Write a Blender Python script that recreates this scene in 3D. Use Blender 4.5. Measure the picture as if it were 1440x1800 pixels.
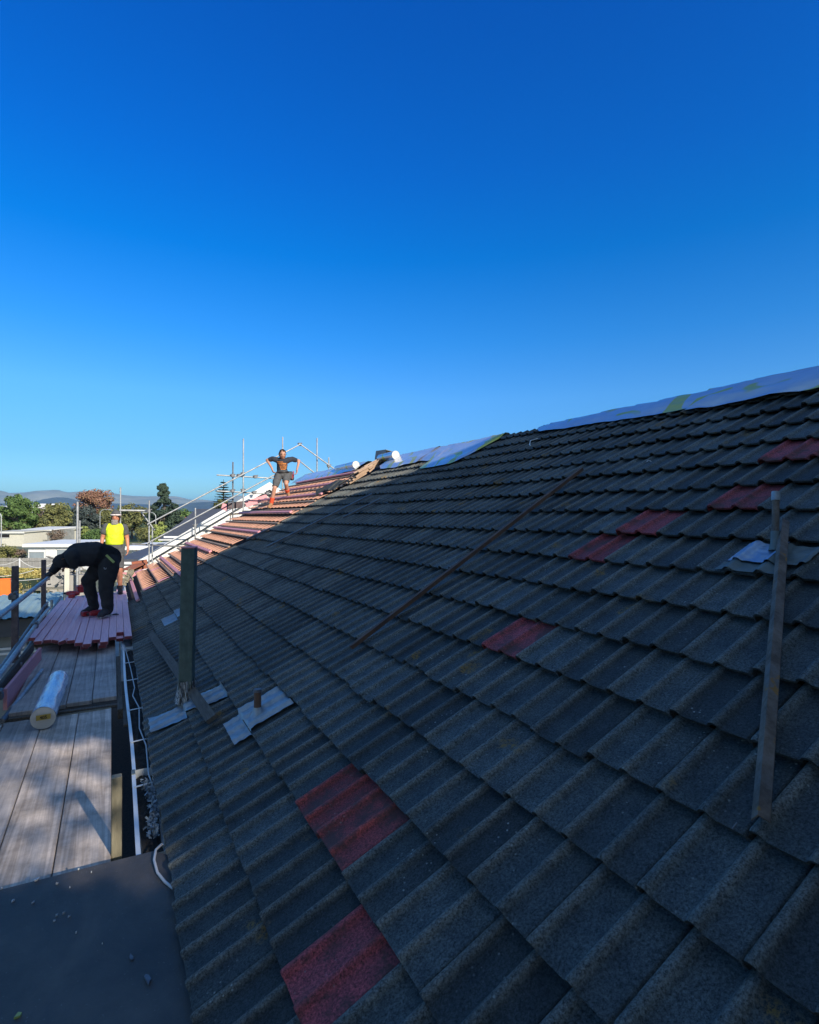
import bpy, bmesh, math, random
from mathutils import Vector, Matrix, Euler, noise
import numpy as np
R = math.radians
for o in list(bpy.data.objects): bpy.data.objects.remove(o)
S = bpy.context.scene
COL = S.collection

# ------------------------------------------------------------------ camera
F_PX = 985.23; YAW = 0.48826; PIT = 0.006787
cam = bpy.data.cameras.new('camera'); camo = bpy.data.objects.new('camera', cam); COL.objects.link(camo)
cam.sensor_fit = 'VERTICAL'; cam.sensor_height = 24.0; cam.lens = 24.0 * F_PX / 1800.0
cam.clip_start = 0.05; cam.clip_end = 30000
camo.rotation_euler = (math.pi/2 + PIT, 0, -YAW); camo.location = (0, 0, 0)   # z = 0 is eye height, ground at GZ
S.camera = camo
GZ = -5.0

# ------------------------------------------------------------------ sky, sun, exposure
SUN_AZ = R(14); SUN_EL = R(25)
sunv = Vector((math.cos(SUN_EL)*math.sin(SUN_AZ), -math.cos(SUN_EL)*math.cos(SUN_AZ), math.sin(SUN_EL)))
w = bpy.data.worlds.new('World'); S.world = w; w.use_nodes = True
nt = w.node_tree; nt.nodes.clear()
out = nt.nodes.new('ShaderNodeOutputWorld'); bg = nt.nodes.new('ShaderNodeBackground')
sky = nt.nodes.new('ShaderNodeTexSky'); sky.sky_type = 'NISHITA'; sky.sun_disc = False
sky.sun_elevation = SUN_EL; sky.sun_rotation = math.atan2(sunv.x, sunv.y)
sky.altitude = 0; sky.air_density = 1.0; sky.dust_density = 0.3; sky.ozone_density = 3.0
# sky graded by height: deep autumn blue, unseen zenith brightened to lift the shade
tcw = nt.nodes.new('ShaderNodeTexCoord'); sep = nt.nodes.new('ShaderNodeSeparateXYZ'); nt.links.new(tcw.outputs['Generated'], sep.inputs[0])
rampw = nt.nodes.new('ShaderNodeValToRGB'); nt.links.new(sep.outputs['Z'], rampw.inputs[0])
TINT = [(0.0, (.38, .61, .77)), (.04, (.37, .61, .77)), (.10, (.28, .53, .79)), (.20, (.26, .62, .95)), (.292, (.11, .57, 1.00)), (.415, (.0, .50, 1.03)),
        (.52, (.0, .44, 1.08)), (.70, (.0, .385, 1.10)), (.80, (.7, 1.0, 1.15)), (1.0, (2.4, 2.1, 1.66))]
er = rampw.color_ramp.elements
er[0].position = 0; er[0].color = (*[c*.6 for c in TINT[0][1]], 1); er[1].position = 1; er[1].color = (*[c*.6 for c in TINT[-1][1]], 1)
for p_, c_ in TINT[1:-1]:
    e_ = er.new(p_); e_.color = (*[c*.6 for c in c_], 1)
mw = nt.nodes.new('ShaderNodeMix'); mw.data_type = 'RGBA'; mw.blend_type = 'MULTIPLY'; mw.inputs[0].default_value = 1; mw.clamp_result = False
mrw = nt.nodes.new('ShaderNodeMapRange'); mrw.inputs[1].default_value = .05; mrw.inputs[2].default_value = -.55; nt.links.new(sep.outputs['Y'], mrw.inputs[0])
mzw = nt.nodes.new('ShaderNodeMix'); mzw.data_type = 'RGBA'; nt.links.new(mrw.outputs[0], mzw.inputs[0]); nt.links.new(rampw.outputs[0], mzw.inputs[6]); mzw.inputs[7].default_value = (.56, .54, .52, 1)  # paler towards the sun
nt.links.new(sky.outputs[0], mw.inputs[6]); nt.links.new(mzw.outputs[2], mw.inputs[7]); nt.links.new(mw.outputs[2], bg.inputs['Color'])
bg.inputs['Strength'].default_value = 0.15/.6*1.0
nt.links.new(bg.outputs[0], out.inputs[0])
sl = bpy.data.lights.new('sun', 'SUN'); sl.energy = 5.0; sl.angle = R(0.5); sl.color = (1.0, 0.905, 0.77)
so = bpy.data.objects.new('sun', sl); COL.objects.link(so)
so.rotation_euler = sunv.to_track_quat('Z', 'Y').to_euler()
S.view_settings.view_transform = 'Standard'; S.view_settings.look = 'None'
S.view_settings.exposure = 0.35; S.view_settings.gamma = 1.0
S.cycles.volume_bounces = 0; S.cycles.volume_step_rate = 4; S.cycles.max_bounces = 6

# ------------------------------------------------------------------ helpers
rng = random.Random(7)
_w = {}
def wloc(o): return _w.get(o.name, Vector((0, 0, 0)))
def setp(o, label=None, cat=None, group=None, kind=None):
    if label: o['label'] = label
    if cat: o['category'] = cat
    if group: o['group'] = group
    if kind: o['kind'] = kind
    return o
def empty(name, loc, label, cat, group=None):
    o = bpy.data.objects.new(name, None); COL.objects.link(o); o.location = loc
    o.empty_display_size = 0.1; _w[o.name] = Vector(loc)
    return setp(o, label, cat, group)
class MB:
    def __init__(s): s.v = []; s.f = []; s.m = []; s.sm = []
    def add(s, vs, fs, mi=0, smooth=False):
        b = len(s.v); s.v += [Vector(v) for v in vs]
        for f in fs: s.f.append([b+i for i in f]); s.m.append(mi); s.sm.append(smooth)
        return s
    def quad(s, a, b, c, d, mi=0): return s.add([a, b, c, d], [(0, 1, 2, 3)], mi)
    def box(s, c, size, rot=None, mi=0, bev=0.0):
        hx, hy, hz = [q/2 for q in size]
        if bev > 0:
            vs = []; b = min(bev, hx*.9, hy*.9, hz*.9)
            bm = bmesh.new(); bmesh.ops.create_cube(bm, size=1.0)
            for v in bm.verts: v.co = Vector((v.co.x*size[0], v.co.y*size[1], v.co.z*size[2]))
            bmesh.ops.bevel(bm, geom=list(bm.edges), offset=b, segments=1, affect='EDGES')
            bm.verts.index_update()
            vs = [v.co.copy() for v in bm.verts]; fs = [[v.index for v in f.verts] for f in bm.faces]; bm.free()
        else:
            vs = [Vector((x*hx, y*hy, z*hz)) for x in (-1, 1) for y in (-1, 1) for z in (-1, 1)]
            fs = [(0, 1, 3, 2), (4, 6, 7, 5), (0, 4, 5, 1), (2, 3, 7, 6), (0, 2, 6, 4), (1, 5, 7, 3)]
        if rot is not None: vs = [rot @ v for v in vs]
        return s.add([v+Vector(c) for v in vs], fs, mi)
    def beam(s, a, b, wd, ht, up=(0, 0, 1), mi=0, bev=0.0):
        a = Vector(a); b = Vector(b); d = (b-a); L = d.length; d.normalize()
        x = d.cross(Vector(up)).normalized(); z = x.cross(d)
        rot = Matrix((x, d, z)).transposed()
        return s.box((a+b)/2, (wd, L, ht), rot, mi, bev)
    def tube(s, pts, r, n=10, mi=0, caps=True, hollow=False):
        pts = [Vector(p) for p in pts]; rs = r if isinstance(r, (list, tuple)) else [r]*len(pts)
        rings = []; prev = None
        for i, p in enumerate(pts):
            t = (pts[min(i+1, len(pts)-1)]-pts[max(i-1, 0)]).normalized()
            if prev is None:
                x = t.cross(Vector((0, 0, 1)));
                if x.length < .05: x = t.cross(Vector((1, 0, 0)))
                x.normalize()
            else: x = (prev-t*prev.dot(t)).normalized()
            prev = x; y = t.cross(x)
            rings.append([p+(x*math.cos(a)+y*math.sin(a))*rs[i] for a in [2*math.pi*k/n for k in range(n)]])
        vs = [v for rg in rings for v in rg]; fs = []
        for i in range(len(rings)-1):
            for k in range(n): fs.append((i*n+k, i*n+(k+1) % n, (i+1)*n+(k+1) % n, (i+1)*n+k))
        s.add(vs, fs, mi, True)
        if caps:
            s.add(rings[0][::-1], [tuple(range(n))], mi); s.add(rings[-1], [tuple(range(n))], mi)
        return s
    def grid(s, fn, nu, nv, mi=0, smooth=True):
        vs = [fn(i/nu, j/nv) for i in range(nu+1) for j in range(nv+1)]
        fs = [(i*(nv+1)+j, (i+1)*(nv+1)+j, (i+1)*(nv+1)+j+1, i*(nv+1)+j+1) for i in range(nu) for j in range(nv)]
        return s.add(vs, fs, mi, smooth)
    def build(s, name, mats, parent=None, loc=None, label=None, cat=None, group=None, kind=None, attr=None):
        me = bpy.data.meshes.new(name)
        if not isinstance(mats, (list, tuple)): mats = [mats]
        if loc is None:
            if parent is not None: loc = wloc(parent)
            else:
                lo = [min(v[i] for v in s.v) for i in range(3)]; hi = [max(v[i] for v in s.v) for i in range(3)]
                loc = ((lo[0]+hi[0])/2, (lo[1]+hi[1])/2, lo[2])
        loc = Vector(loc)
        me.from_pydata([tuple(v-loc) for v in s.v], [], s.f)
        for m in mats: me.materials.append(m)
        me.polygons.foreach_set('material_index', s.m); me.polygons.foreach_set('use_smooth', s.sm)
        o = bpy.data.objects.new(name, me); COL.objects.link(o); _w[o.name] = loc
        if parent is not None: o.parent = parent; o.location = loc-wloc(parent)
        else: o.location = loc
        me.update()
        return setp(o, label, cat, group, kind)

def copy_tree(o, loc, label=None):
    c = o.copy(); COL.objects.link(c); c.location = loc; _w[c.name] = Vector(loc)
    if label: c['label'] = label
    for ch in list(o.children):
        d = ch.copy(); COL.objects.link(d); d.parent = c
        for gch in list(ch.children):
            e = gch.copy(); COL.objects.link(e); e.parent = d
    return c

# --- camera rays used to find where things stand on known planes
_cy, _sy, _cp, _sp = math.cos(YAW), math.sin(YAW), math.cos(PIT), math.sin(PIT)
CF = Vector((_sy*_cp, _cy*_cp, _sp)); CR = Vector((_cy, -_sy, 0)); CU = CR.cross(CF)
def ray(x, y): return CF+CR*((x-720)/F_PX)+CU*((900-y)/F_PX)
def atz(x, y, z): d = ray(x, y); return d*(z/d.z)
def aty(x, y, Y): d = ray(x, y); return d*(Y/d.y)
def atx(x, y, X): d = ray(x, y); return d*(X/d.x)
def atd(x, D, z=None):
    p = Vector((CF.x, CF.y, 0)).normalized()*D+CR*((x-720)/F_PX*D)
    return Vector((p.x, p.y, GZ if z is None else z))

# --- the roof plane: k = tile rows up the slope, y = metres along the ridge, n = height above the tiles
RP = 0.52763; RH = 1.55877; U0 = 0.01403; A0 = 1.84296; G = 0.307787
uh = Vector((math.cos(RP), 0, math.sin(RP))); nh = Vector((-math.sin(RP), 0, math.cos(RP)))
def rpx(x, y, off=0.0): d = ray(x, y); return d*((off-RH)/d.dot(nh))
def rf(k, y, n=0.0): return nh*(n-RH)+uh*(k*G-U0)+Vector((0, y, 0))
KR = 16.45                       # ridge row
RIDGE = rf(KR, 0)

# ------------------------------------------------------------------ materials
def mat(name, col, rough=0.8, metal=0.0, noise_amt=0.25, scale=6.0, bump=0.0, bscale=40.0, col2=None, spec=0.5, stretch=None,
        speck=None, speck_scale=180.0, speck_th=0.72, detail=6, emis=None, mixpos=(0.35, 0.65), coat=0, blotch=None, dist=0):
    m = bpy.data.materials.new(name); m.use_nodes = True; n = m.node_tree; b = n.nodes['Principled BSDF']
    b.inputs['Roughness'].default_value = rough; b.inputs['Metallic'].default_value = metal
    b.inputs['Specular IOR Level'].default_value = spec
    if coat: b.inputs['Coat Weight'].default_value = coat
    tc = n.nodes.new('ShaderNodeTexCoord'); mp = n.nodes.new('ShaderNodeMapping')
    n.links.new(tc.outputs['Object'], mp.inputs[0])
    if stretch: mp.inputs['Scale'].default_value = stretch
    nz = n.nodes.new('ShaderNodeTexNoise'); nz.inputs['Scale'].default_value = scale; nz.inputs['Detail'].default_value = detail
    nz.inputs['Roughness'].default_value = 0.65
    nz.inputs['Distortion'].default_value = dist
    n.links.new(mp.outputs[0], nz.inputs['Vector'])
    rp = n.nodes.new('ShaderNodeMapRange'); rp.inputs[1].default_value = mixpos[0]; rp.inputs[2].default_value = mixpos[1]
    n.links.new(nz.outputs[0], rp.inputs[0])
    mx = n.nodes.new('ShaderNodeMix'); mx.data_type = 'RGBA'
    c2 = col2 if col2 else tuple(c*(1-noise_amt) for c in col)
    mx.inputs[6].default_value = (*col, 1); mx.inputs[7].default_value = (*c2, 1)
    n.links.new(rp.outputs[0], mx.inputs[0])
    last = mx.outputs[2]
    if blotch:
        q = n.nodes.new('ShaderNodeTexNoise'); q.inputs['Scale'].default_value = blotch[0]; q.inputs['Detail'].default_value = 7; q.inputs['Roughness'].default_value = .7
        n.links.new(tc.outputs['Object'], q.inputs['Vector']); r3 = n.nodes.new('ShaderNodeMapRange'); r3.inputs[1].default_value = .38; r3.inputs[2].default_value = .62
        r3.inputs[3].default_value = blotch[1]; r3.inputs[4].default_value = blotch[2]; n.links.new(q.outputs[0], r3.inputs[0])
        hv = n.nodes.new('ShaderNodeHueSaturation'); n.links.new(last, hv.inputs['Color']); n.links.new(r3.outputs[0], hv.inputs['Value']); last = hv.outputs[0]
    if speck:
        vz = n.nodes.new('ShaderNodeTexNoise'); vz.inputs['Scale'].default_value = speck_scale; vz.inputs['Detail'].default_value = 2
        n.links.new(tc.outputs['Object'], vz.inputs['Vector'])
        r2 = n.nodes.new('ShaderNodeMapRange'); r2.inputs[1].default_value = speck_th; r2.inputs[2].default_value = speck_th+.04
        n.links.new(vz.outputs[0], r2.inputs[0])
        m2 = n.nodes.new('ShaderNodeMix'); m2.data_type = 'RGBA'; m2.inputs[7].default_value = (*speck, 1)
        n.links.new(r2.outputs[0], m2.inputs[0]); n.links.new(last, m2.inputs[6]); last = m2.outputs[2]
    n.links.new(last, b.inputs['Base Color'])
    if bump:
        bz = n.nodes.new('ShaderNodeTexNoise'); bz.inputs['Scale'].default_value = bscale; bz.inputs['Detail'].default_value = 4
        n.links.new(mp.outputs[0], bz.inputs['Vector'])
        bp = n.nodes.new('ShaderNodeBump'); bp.inputs['Strength'].default_value = min(1, bump); bp.inputs['Distance'].default_value = 0.01
        n.links.new(bz.outputs[0], bp.inputs['Height']); n.links.new(bp.outputs[0], b.inputs['Normal'])
    if emis: b.inputs['Emission Color'].default_value = (*emis, 1); b.inputs['Emission Strength'].default_value = 1
    m['_last'] = 0
    return m

def tile_material(name, c1, c2, brown, red=False):
    m = bpy.data.materials.new(name); m.use_nodes = True; n = m.node_tree; b = n.nodes['Principled BSDF']
    N = n.nodes.new; L = n.links.new
    b.inputs['Roughness'].default_value = 0.62; b.inputs['Specular IOR Level'].default_value = 0.45
    tc = N('ShaderNodeTexCoord'); geo = N('ShaderNodeNewGeometry')
    def nz(scale, det=5, rough=.6, src=None):
        x = N('ShaderNodeTexNoise'); x.inputs['Scale'].default_value = scale; x.inputs['Detail'].default_value = det
        x.inputs['Roughness'].default_value = rough; L(src or tc.outputs['Object'], x.inputs['Vector']); return x.outputs[0]
    def mr(src, a, b_, c=0, d=1):
        x = N('ShaderNodeMapRange'); x.inputs[1].default_value = a; x.inputs[2].default_value = b_
        x.inputs[3].default_value = c; x.inputs[4].default_value = d; L(src, x.inputs[0]); return x.outputs[0]
    def mix(f, a, b_, mode='MIX'):
        x = N('ShaderNodeMix'); x.data_type = 'RGBA'; x.blend_type = mode
        if isinstance(f, float): x.inputs[0].default_value = f
        else: L(f, x.inputs[0])
        for i, q in ((6, a), (7, b_)):
            if isinstance(q, tuple): x.inputs[i].default_value = (*q, 1)
            else: L(q, x.inputs[i])
        return x.outputs[2]
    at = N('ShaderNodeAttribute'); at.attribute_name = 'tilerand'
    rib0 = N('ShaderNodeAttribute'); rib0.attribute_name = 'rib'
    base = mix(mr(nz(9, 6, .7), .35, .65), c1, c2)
    if not red: base = mix(mr(rib0.outputs['Fac'], .02, .75, .45, 0), base, (.020, .024, .027))  # darker towards the pans; front edges take the same dark as painted shade
    # per tile difference
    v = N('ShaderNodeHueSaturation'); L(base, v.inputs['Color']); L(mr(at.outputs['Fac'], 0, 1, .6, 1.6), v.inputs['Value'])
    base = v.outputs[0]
    # weathered ribs keep a thin brown lichen film
    rib = N('ShaderNodeAttribute'); rib.attribute_name = 'rib'
    f = N('ShaderNodeMath'); f.operation = 'MULTIPLY'; L(mr(rib.outputs['Fac'], .2, 1), f.inputs[0]); L(mr(nz(2.2, 4), .38, .62, .15, 1), f.inputs[1])
    base = mix(f.outputs[0], base, brown)
    # grit
    grit = mr(nz(120, 5, .9), .38, .62, .12, 2.35)
    h = N('ShaderNodeHueSaturation'); L(base, h.inputs['Color']); L(grit, h.inputs['Value']); base = h.outputs[0]
    # pale lichen flecks in clusters
    vo = N('ShaderNodeTexVoronoi'); vo.inputs['Scale'].default_value = 42; vo.inputs['Randomness'].default_value = 1
    L(tc.outputs['Object'], vo.inputs['Vector'])
    dot = mr(vo.outputs['Distance'], .11, .20, 1, 0)
    ff = N('ShaderNodeMath'); ff.operation = 'MULTIPLY'; L(dot, ff.inputs[0]); L(mr(nz(4.2, 5, .7), .53, .66, 0, 1), ff.inputs[1])
    base = mix(ff.outputs[0], base, (.40, .41, .36) if not red else (.36, .26, .23))
    if not red:
        # ochre lichen patches
        o2 = N('ShaderNodeMath'); o2.operation = 'MULTIPLY'
        L(mr(nz(3.1, 2), .655, .70, 0, 1), o2.inputs[0]); L(mr(nz(60, 4, .8), .45, .6, 0, .9), o2.inputs[1])
        base = mix(o2.outputs[0], base, (.30, .17, .03))
    else:
        base = mix(mr(nz(7, 5, .7), .47, .62, 0, .85), base, (.085, .045, .038))
    L(base, b.inputs['Base Color'])
    bp = N('ShaderNodeBump'); bp.inputs['Strength'].default_value = .9; bp.inputs['Distance'].default_value = .006
    L(nz(150, 5, .85), bp.inputs['Height']); L(bp.outputs[0], b.inputs['Normal'])
    return m
M = {}
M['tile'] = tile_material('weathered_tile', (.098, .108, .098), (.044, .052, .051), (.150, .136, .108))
M['redtile'] = tile_material('red_tile', (.30, .050, .045), (.20, .04, .04), (.50, .07, .045), True)
M['redtile2'] = tile_material('red_tile_blue_sheen', (.30, .052, .056), (.20, .040, .045), (.36, .06, .055), True)  # muted red with a blue sky reflection mixed into the colour
M['edge'] = mat('tile_underside', (.03, .028, .026))
M['orange'] = mat('bare_concrete_tile', (.86, .43, .25), .85, col2=(.66, .31, .18), scale=5, bump=.3)
M['batten'] = mat('old_batten', (.48, .34, .23), .9, col2=(.30, .20, .14), scale=8, stretch=(1, .12, 1), bump=.3)
M['pink'] = mat('pink_treated_timber', (.80, .36, .37), .75, col2=(.70, .29, .32), scale=9, stretch=(8, .5, 8), bump=.2)
M['timber'] = mat('purple_treated_timber', (.93, .56, .58), .75, col2=(.76, .42, .48), scale=4, stretch=(9, .5, 9), bump=.25)
M['timberend'] = mat('red_timber_end', (.55, .15, .15), .8, col2=(.40, .11, .12), scale=30)
M['walldark'] = mat('shade_dark_wall', (.035, .028, .025), .95, noise_amt=.3)  # near black so the wall below the gutter reads as shaded
M['dark'] = mat('dark_void', (.012, .011, .011), .95)
M['black'] = mat('black_felt', (.105, .090, .076), .55, blotch=(2.6, .75, 1.15), col2=(.062, .058, .054), scale=2.4, stretch=(1.6, .7, 1), dist=.8, bump=.5, bscale=350, speck=(.22, .21, .19), speck_scale=110, speck_th=.70)
M['ply'] = mat('worn_scaffold_board', (.68, .57, .47), .8, blotch=(2.2, .58, 1.22), col2=(.42, .34, .27), scale=2.6, dist=.9, stretch=(11, .32, 1), bump=.3, bscale=8, detail=10, mixpos=(.36, .60), speck=(.5, .46, .4), speck_scale=70, speck_th=.74)
M['ply2'] = mat('worn_scaffold_board_grey', (.56, .49, .43), .8, blotch=(2.4, .7, 1.15), col2=(.33, .29, .26), scale=2.6, dist=.9, stretch=(10, .35, 1), bump=.3, bscale=8, detail=10, speck=(.5, .46, .4), speck_scale=70, speck_th=.75)
M['wood'] = mat('old_wood', (.16, .13, .10), .9, col2=(.08, .065, .05), scale=10, stretch=(8, .6, 8), bump=.4)
M['post'] = mat('dark_post', (.17, .13, .13), .85, col2=(.07, .052, .058), scale=10, bump=.3)
M['stub'] = mat('weathered_stake', (.30, .27, .19), .85, col2=(.20, .18, .12), scale=8, stretch=(6, 6, .7), bump=.4)
M['galv'] = mat('galvanised', (.46, .48, .49), .5, .35, blotch=(9, .7, 1.1), col2=(.34, .36, .37), scale=14, bump=.1)
M['galvdark'] = mat('dull_steel', (.20, .21, .22), .55, .4, col2=(.12, .12, .13), scale=14)
M['lead'] = mat('flashing_sheet', (.42, .47, .50), .45, .4, blotch=(8, .78, 1.12), col2=(.33, .375, .40), scale=9, bump=.9, bscale=18)
M['leaddull'] = mat('dull_flashing', (.17, .20, .19), .6, .1, col2=(.11, .135, .13), scale=8, bump=.6, bscale=25)
M['white'] = mat('white_paint', (.78, .78, .75), .55, noise_amt=.12, scale=4)
M['cream'] = mat('cream_paint', (.62, .60, .50), .6, noise_amt=.15, scale=4)
M['gutter'] = mat('white_gutter', (.82, .86, .86), .4, noise_amt=.2, scale=5, stretch=(1, .4, 1))
M['cable'] = mat('white_cable', (.55, .56, .56), .5, noise_amt=.1)
M['fluff'] = mat('insulation_fluff', (.34, .41, .46), .95, col2=(.17, .21, .24), scale=20, bump=1, bscale=60)
M['muck'] = mat('gutter_muck', (.045, .038, .03), .9, col2=(.015, .014, .013), scale=25, bump=1, bscale=50)
M['green'] = mat('dark_green_flue', (.105, .150, .130), .75, blotch=(9, .75, 1.15), col2=(.075, .115, .10), scale=6, stretch=(5, 5, .6), bump=.2)
M['rust'] = mat('rusty_steel', (.24, .17, .12), .75, .1, blotch=(14, .5, 1.3), col2=(.13, .115, .105), scale=7, bump=.4, speck=(.30, .15, .04), speck_scale=18, speck_th=.66)
M['rustwood'] = mat('brown_batten', (.19, .10, .06), .8, col2=(.10, .06, .045), scale=6, bump=.4)
M['grass'] = mat('grass_field', (.10, .14, .035), .95, col2=(.16, .16, .06), scale=.25)
M['ground'] = mat('town_ground', (.16, .16, .13), .95, col2=(.09, .12, .05), scale=.05)
M['conc'] = mat('concrete', (.30, .31, .29), .9, col2=(.20, .21, .20), scale=1.2)
M['hill'] = mat('hill_scrub', (.36, .37, .27), .95, col2=(.22, .25, .18), scale=.004, detail=8)
M['hill2'] = mat('hill_forest', (.10, .13, .11), .95, col2=(.06, .08, .07), scale=.006, detail=8)
M['roofgrey'] = mat('grey_metal_roof', (.085, .09, .10), .6, noise_amt=.2, scale=2)
M['corr'] = mat('corrugated_steel', (.30, .42, .42), .6, .1, col2=(.24, .34, .34), scale=1)
M['glass'] = mat('window_glass', (.30, .35, .38), .15, .0, noise_amt=.2, scale=1, spec=.8)
M['fence'] = mat('grey_paling', (.36, .35, .32), .9, col2=(.22, .21, .2), scale=2, stretch=(3, 3, .4))
M['brick'] = mat('red_brick', (.34, .12, .07), .9, noise_amt=.3, scale=5)
M['orangep'] = mat('orange_plastic', (.85, .16, .01), .45, noise_amt=.1)
M['redp'] = mat('red_plastic', (.40, .025, .03), .45, noise_amt=.2, scale=20)
M['blackp'] = mat('black_plastic', (.02, .02, .022), .45, noise_amt=.2)
M['foilroll'] = mat('blue_white_wrap', (.86, .88, .90), .2, 0, coat=.6, col2=(.42, .56, .80), scale=5, stretch=(5, 1.0, 5), bump=.9, bscale=13)
M['rollend'] = mat('roll_end_paper', (.62, .60, .54), .5, noise_amt=.12, scale=12, bump=.3, bscale=30)
M['sticker'] = mat('gold_sticker', (.42, .30, .05), .45, noise_amt=.05)
M['ink'] = mat('black_ink', (.015, .015, .012), .6, noise_amt=0)
def foil_mat():
    m = mat('printed_foil', (.66, .71, .78), .25, .45, col2=(.56, .61, .70), scale=3, bump=1, bscale=5)
    n = m.node_tree; b = n.nodes['Principled BSDF']; src = b.inputs['Base Color'].links[0].from_socket
    tc = n.nodes['Texture Coordinate']; nz = n.nodes.new('ShaderNodeTexNoise'); nz.inputs['Scale'].default_value = 1.1
    nz.inputs['Detail'].default_value = 1.5; nz.inputs['Distortion'].default_value = 1.6
    n.links.new(tc.outputs['Object'], nz.inputs['Vector'])
    r = n.nodes.new('ShaderNodeMapRange'); r.inputs[1].default_value = .535; r.inputs[2].default_value = .56
    n.links.new(nz.outputs[0], r.inputs[0]); mx = n.nodes.new('ShaderNodeMix'); mx.data_type = 'RGBA'
    mx.inputs[7].default_value = (.72, .66, .14, 1); n.links.new(r.outputs[0], mx.inputs[0]); n.links.new(src, mx.inputs[6])
    n.links.new(mx.outputs[2], b.inputs['Base Color']); return m
M['foil'] = foil_mat()
# clothing and skin
M['skin'] = mat('skin', (.52, .27, .18), .55, noise_amt=.1, scale=20)
M['skinred'] = mat('sunburnt_skin', (.55, .23, .14), .55, noise_amt=.1, scale=20)
M['blackcloth'] = mat('black_cloth', (.030, .031, .034), .9, col2=(.016, .017, .02), scale=9, bump=1, bscale=9)
M['navy'] = mat('navy_tshirt', (.030, .034, .050), .9, noise_amt=.3, scale=14, bump=.5, bscale=12)
M['greycloth'] = mat('grey_cloth', (.10, .105, .11), .9, noise_amt=.35, scale=14, bump=.5, bscale=12)
M['hivis'] = mat('yellow_hivis', (.72, .90, .02), .7, noise_amt=.12, scale=7, bump=.5, bscale=10, speck=(.35, .40, .05), speck_scale=22, speck_th=.66)
M['lip'] = mat('lip', (.30, .10, .08), .6, noise_amt=0)
M['hair'] = mat('dark_hair', (.02, .015, .012), .7)
M['beard'] = mat('grey_beard', (.35, .32, .29), .9, noise_amt=.3, scale=60)
M['band'] = mat('white_headband', (.75, .66, .64), .8, noise_amt=.1)
M['sock'] = mat('orange_red_sock', (.72, .09, .03), .8, noise_amt=.15)
M['tan'] = mat('tan_boot', (.36, .20, .10), .8, noise_amt=.2)
M['boot'] = mat('dark_boot', (.04, .035, .04), .7, noise_amt=.3)
M['solew'] = mat('pale_sole', (.40, .38, .36), .8)
M['limetape'] = mat('lime_tape', (.42, .50, .16), .6)
M['orangeprint'] = mat('orange_print', (.85, .30, .05), .8)

# ------------------------------------------------------------------ ground, hills
mb = MB()
def gh(i, j):
    return Vector((-6000+14000*i, -400+12400*j, GZ))
mb.grid(gh, 28, 24, smooth=False)
mb.build('ground', M['ground'], kind='structure', loc=(0, 0, GZ))
def hills(name, D, prof, m, depth, x0, x1, amp):
    b = MB(); N_ = 150
    def h_at(px):
        for (a, ya), (c, yc) in zip(prof[:-1], prof[1:]):
            if a <= px <= c: return (907-(ya+(yc-ya)*(px-a)/(c-a)))/F_PX*D
        return (907-(prof[0][1] if px < prof[0][0] else prof[-1][1]))/F_PX*D
    def fn(u, v):
        px = x0+(x1-x0)*u; d = D-depth+2*depth*v
        p = atd(px, d); e = max(0.0, 1-abs(v-.5)*2)
        nn = noise.fractal(Vector((p.x*.0011, p.y*.0011, D*.01)), 1.0, 2.0, 5)
        e2 = e**.8
        hh = h_at(px)*e2*(1+amp*nn*(1-e)*2)+amp*nn*60*e*(1-e)*3
        return Vector((p.x, p.y, GZ+max(-3, hh-GZ*e2)))
    b.grid(fn, N_, 26); return b.build(name, m, kind='structure', loc=(0, 0, GZ))
hills('hills', 6500, [(-400, 868), (-60, 872), (0, 863), (16, 867), (45, 866), (62, 863), (88, 862), (97, 861), (104, 862), (118, 866), (145, 864), (190, 865),
      (200, 867), (212, 870), (232, 872), (258, 873), (290, 872), (312, 873), (336, 879), (350, 878), (380, 881), (402, 874), (420, 871), (445, 874), (500, 884), (900, 880)],
      M['hill'], 1500, -400, 900, .5)
hills('near_hills', 4200, [(-400, 889), (-20, 888), (60, 884), (75, 879), (95, 875), (118, 875), (135, 880), (160, 884), (300, 888), (330, 885), (352, 883), (380, 882), (430, 886), (900, 888)],
      M['hill2'], 700, -400, 900, .5)

# ------------------------------------------------------------------ the tiled house
hx0 = rf(-2, 0).x
house = empty('house', (2.5, 6.0, GZ), 'low pitched house under re-roofing with dark weathered concrete tiles and a stripped far bay', 'house')
TW = 0.30
PROF = [(0, .006), (.003, .017), (.010, .023), (.021, .0245), (.031, .021), (.038, .012), (.043, .005), (.050, .001), (.080, .000), (.110, .000), (.140, .000),
        (.147, .003), (.152, .013), (.160, .0215), (.171, .0245), (.182, .021), (.189, .012), (.194, .005), (.201, .001), (.240, .000), (.278, -.001), (.287, -.003), (.291, -.016), (.298, -.020)]
PROF = [(a, n*.86 if n > 0 else n) for a, n in PROF]
def tile_row_end(k):
    # where the laid tiles stop (far side); the bay beyond has been stripped
    e = {-2: 12.0, -1: 12.3, 0: 12.35, 1: 12.2, 2: 12.0, 3: 11.7, 4: 11.3, 5: 10.9, 6: 10.8, 7: 10.9, 8: 10.95, 9: 11.0, 10: 10.9, 11: 10.7, 12: 10.4, 13: 10.2, 14: 10.0, 15: 10.0, 16: 10.0}
    return e.get(k, 10)
tr = random.Random(3)
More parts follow.
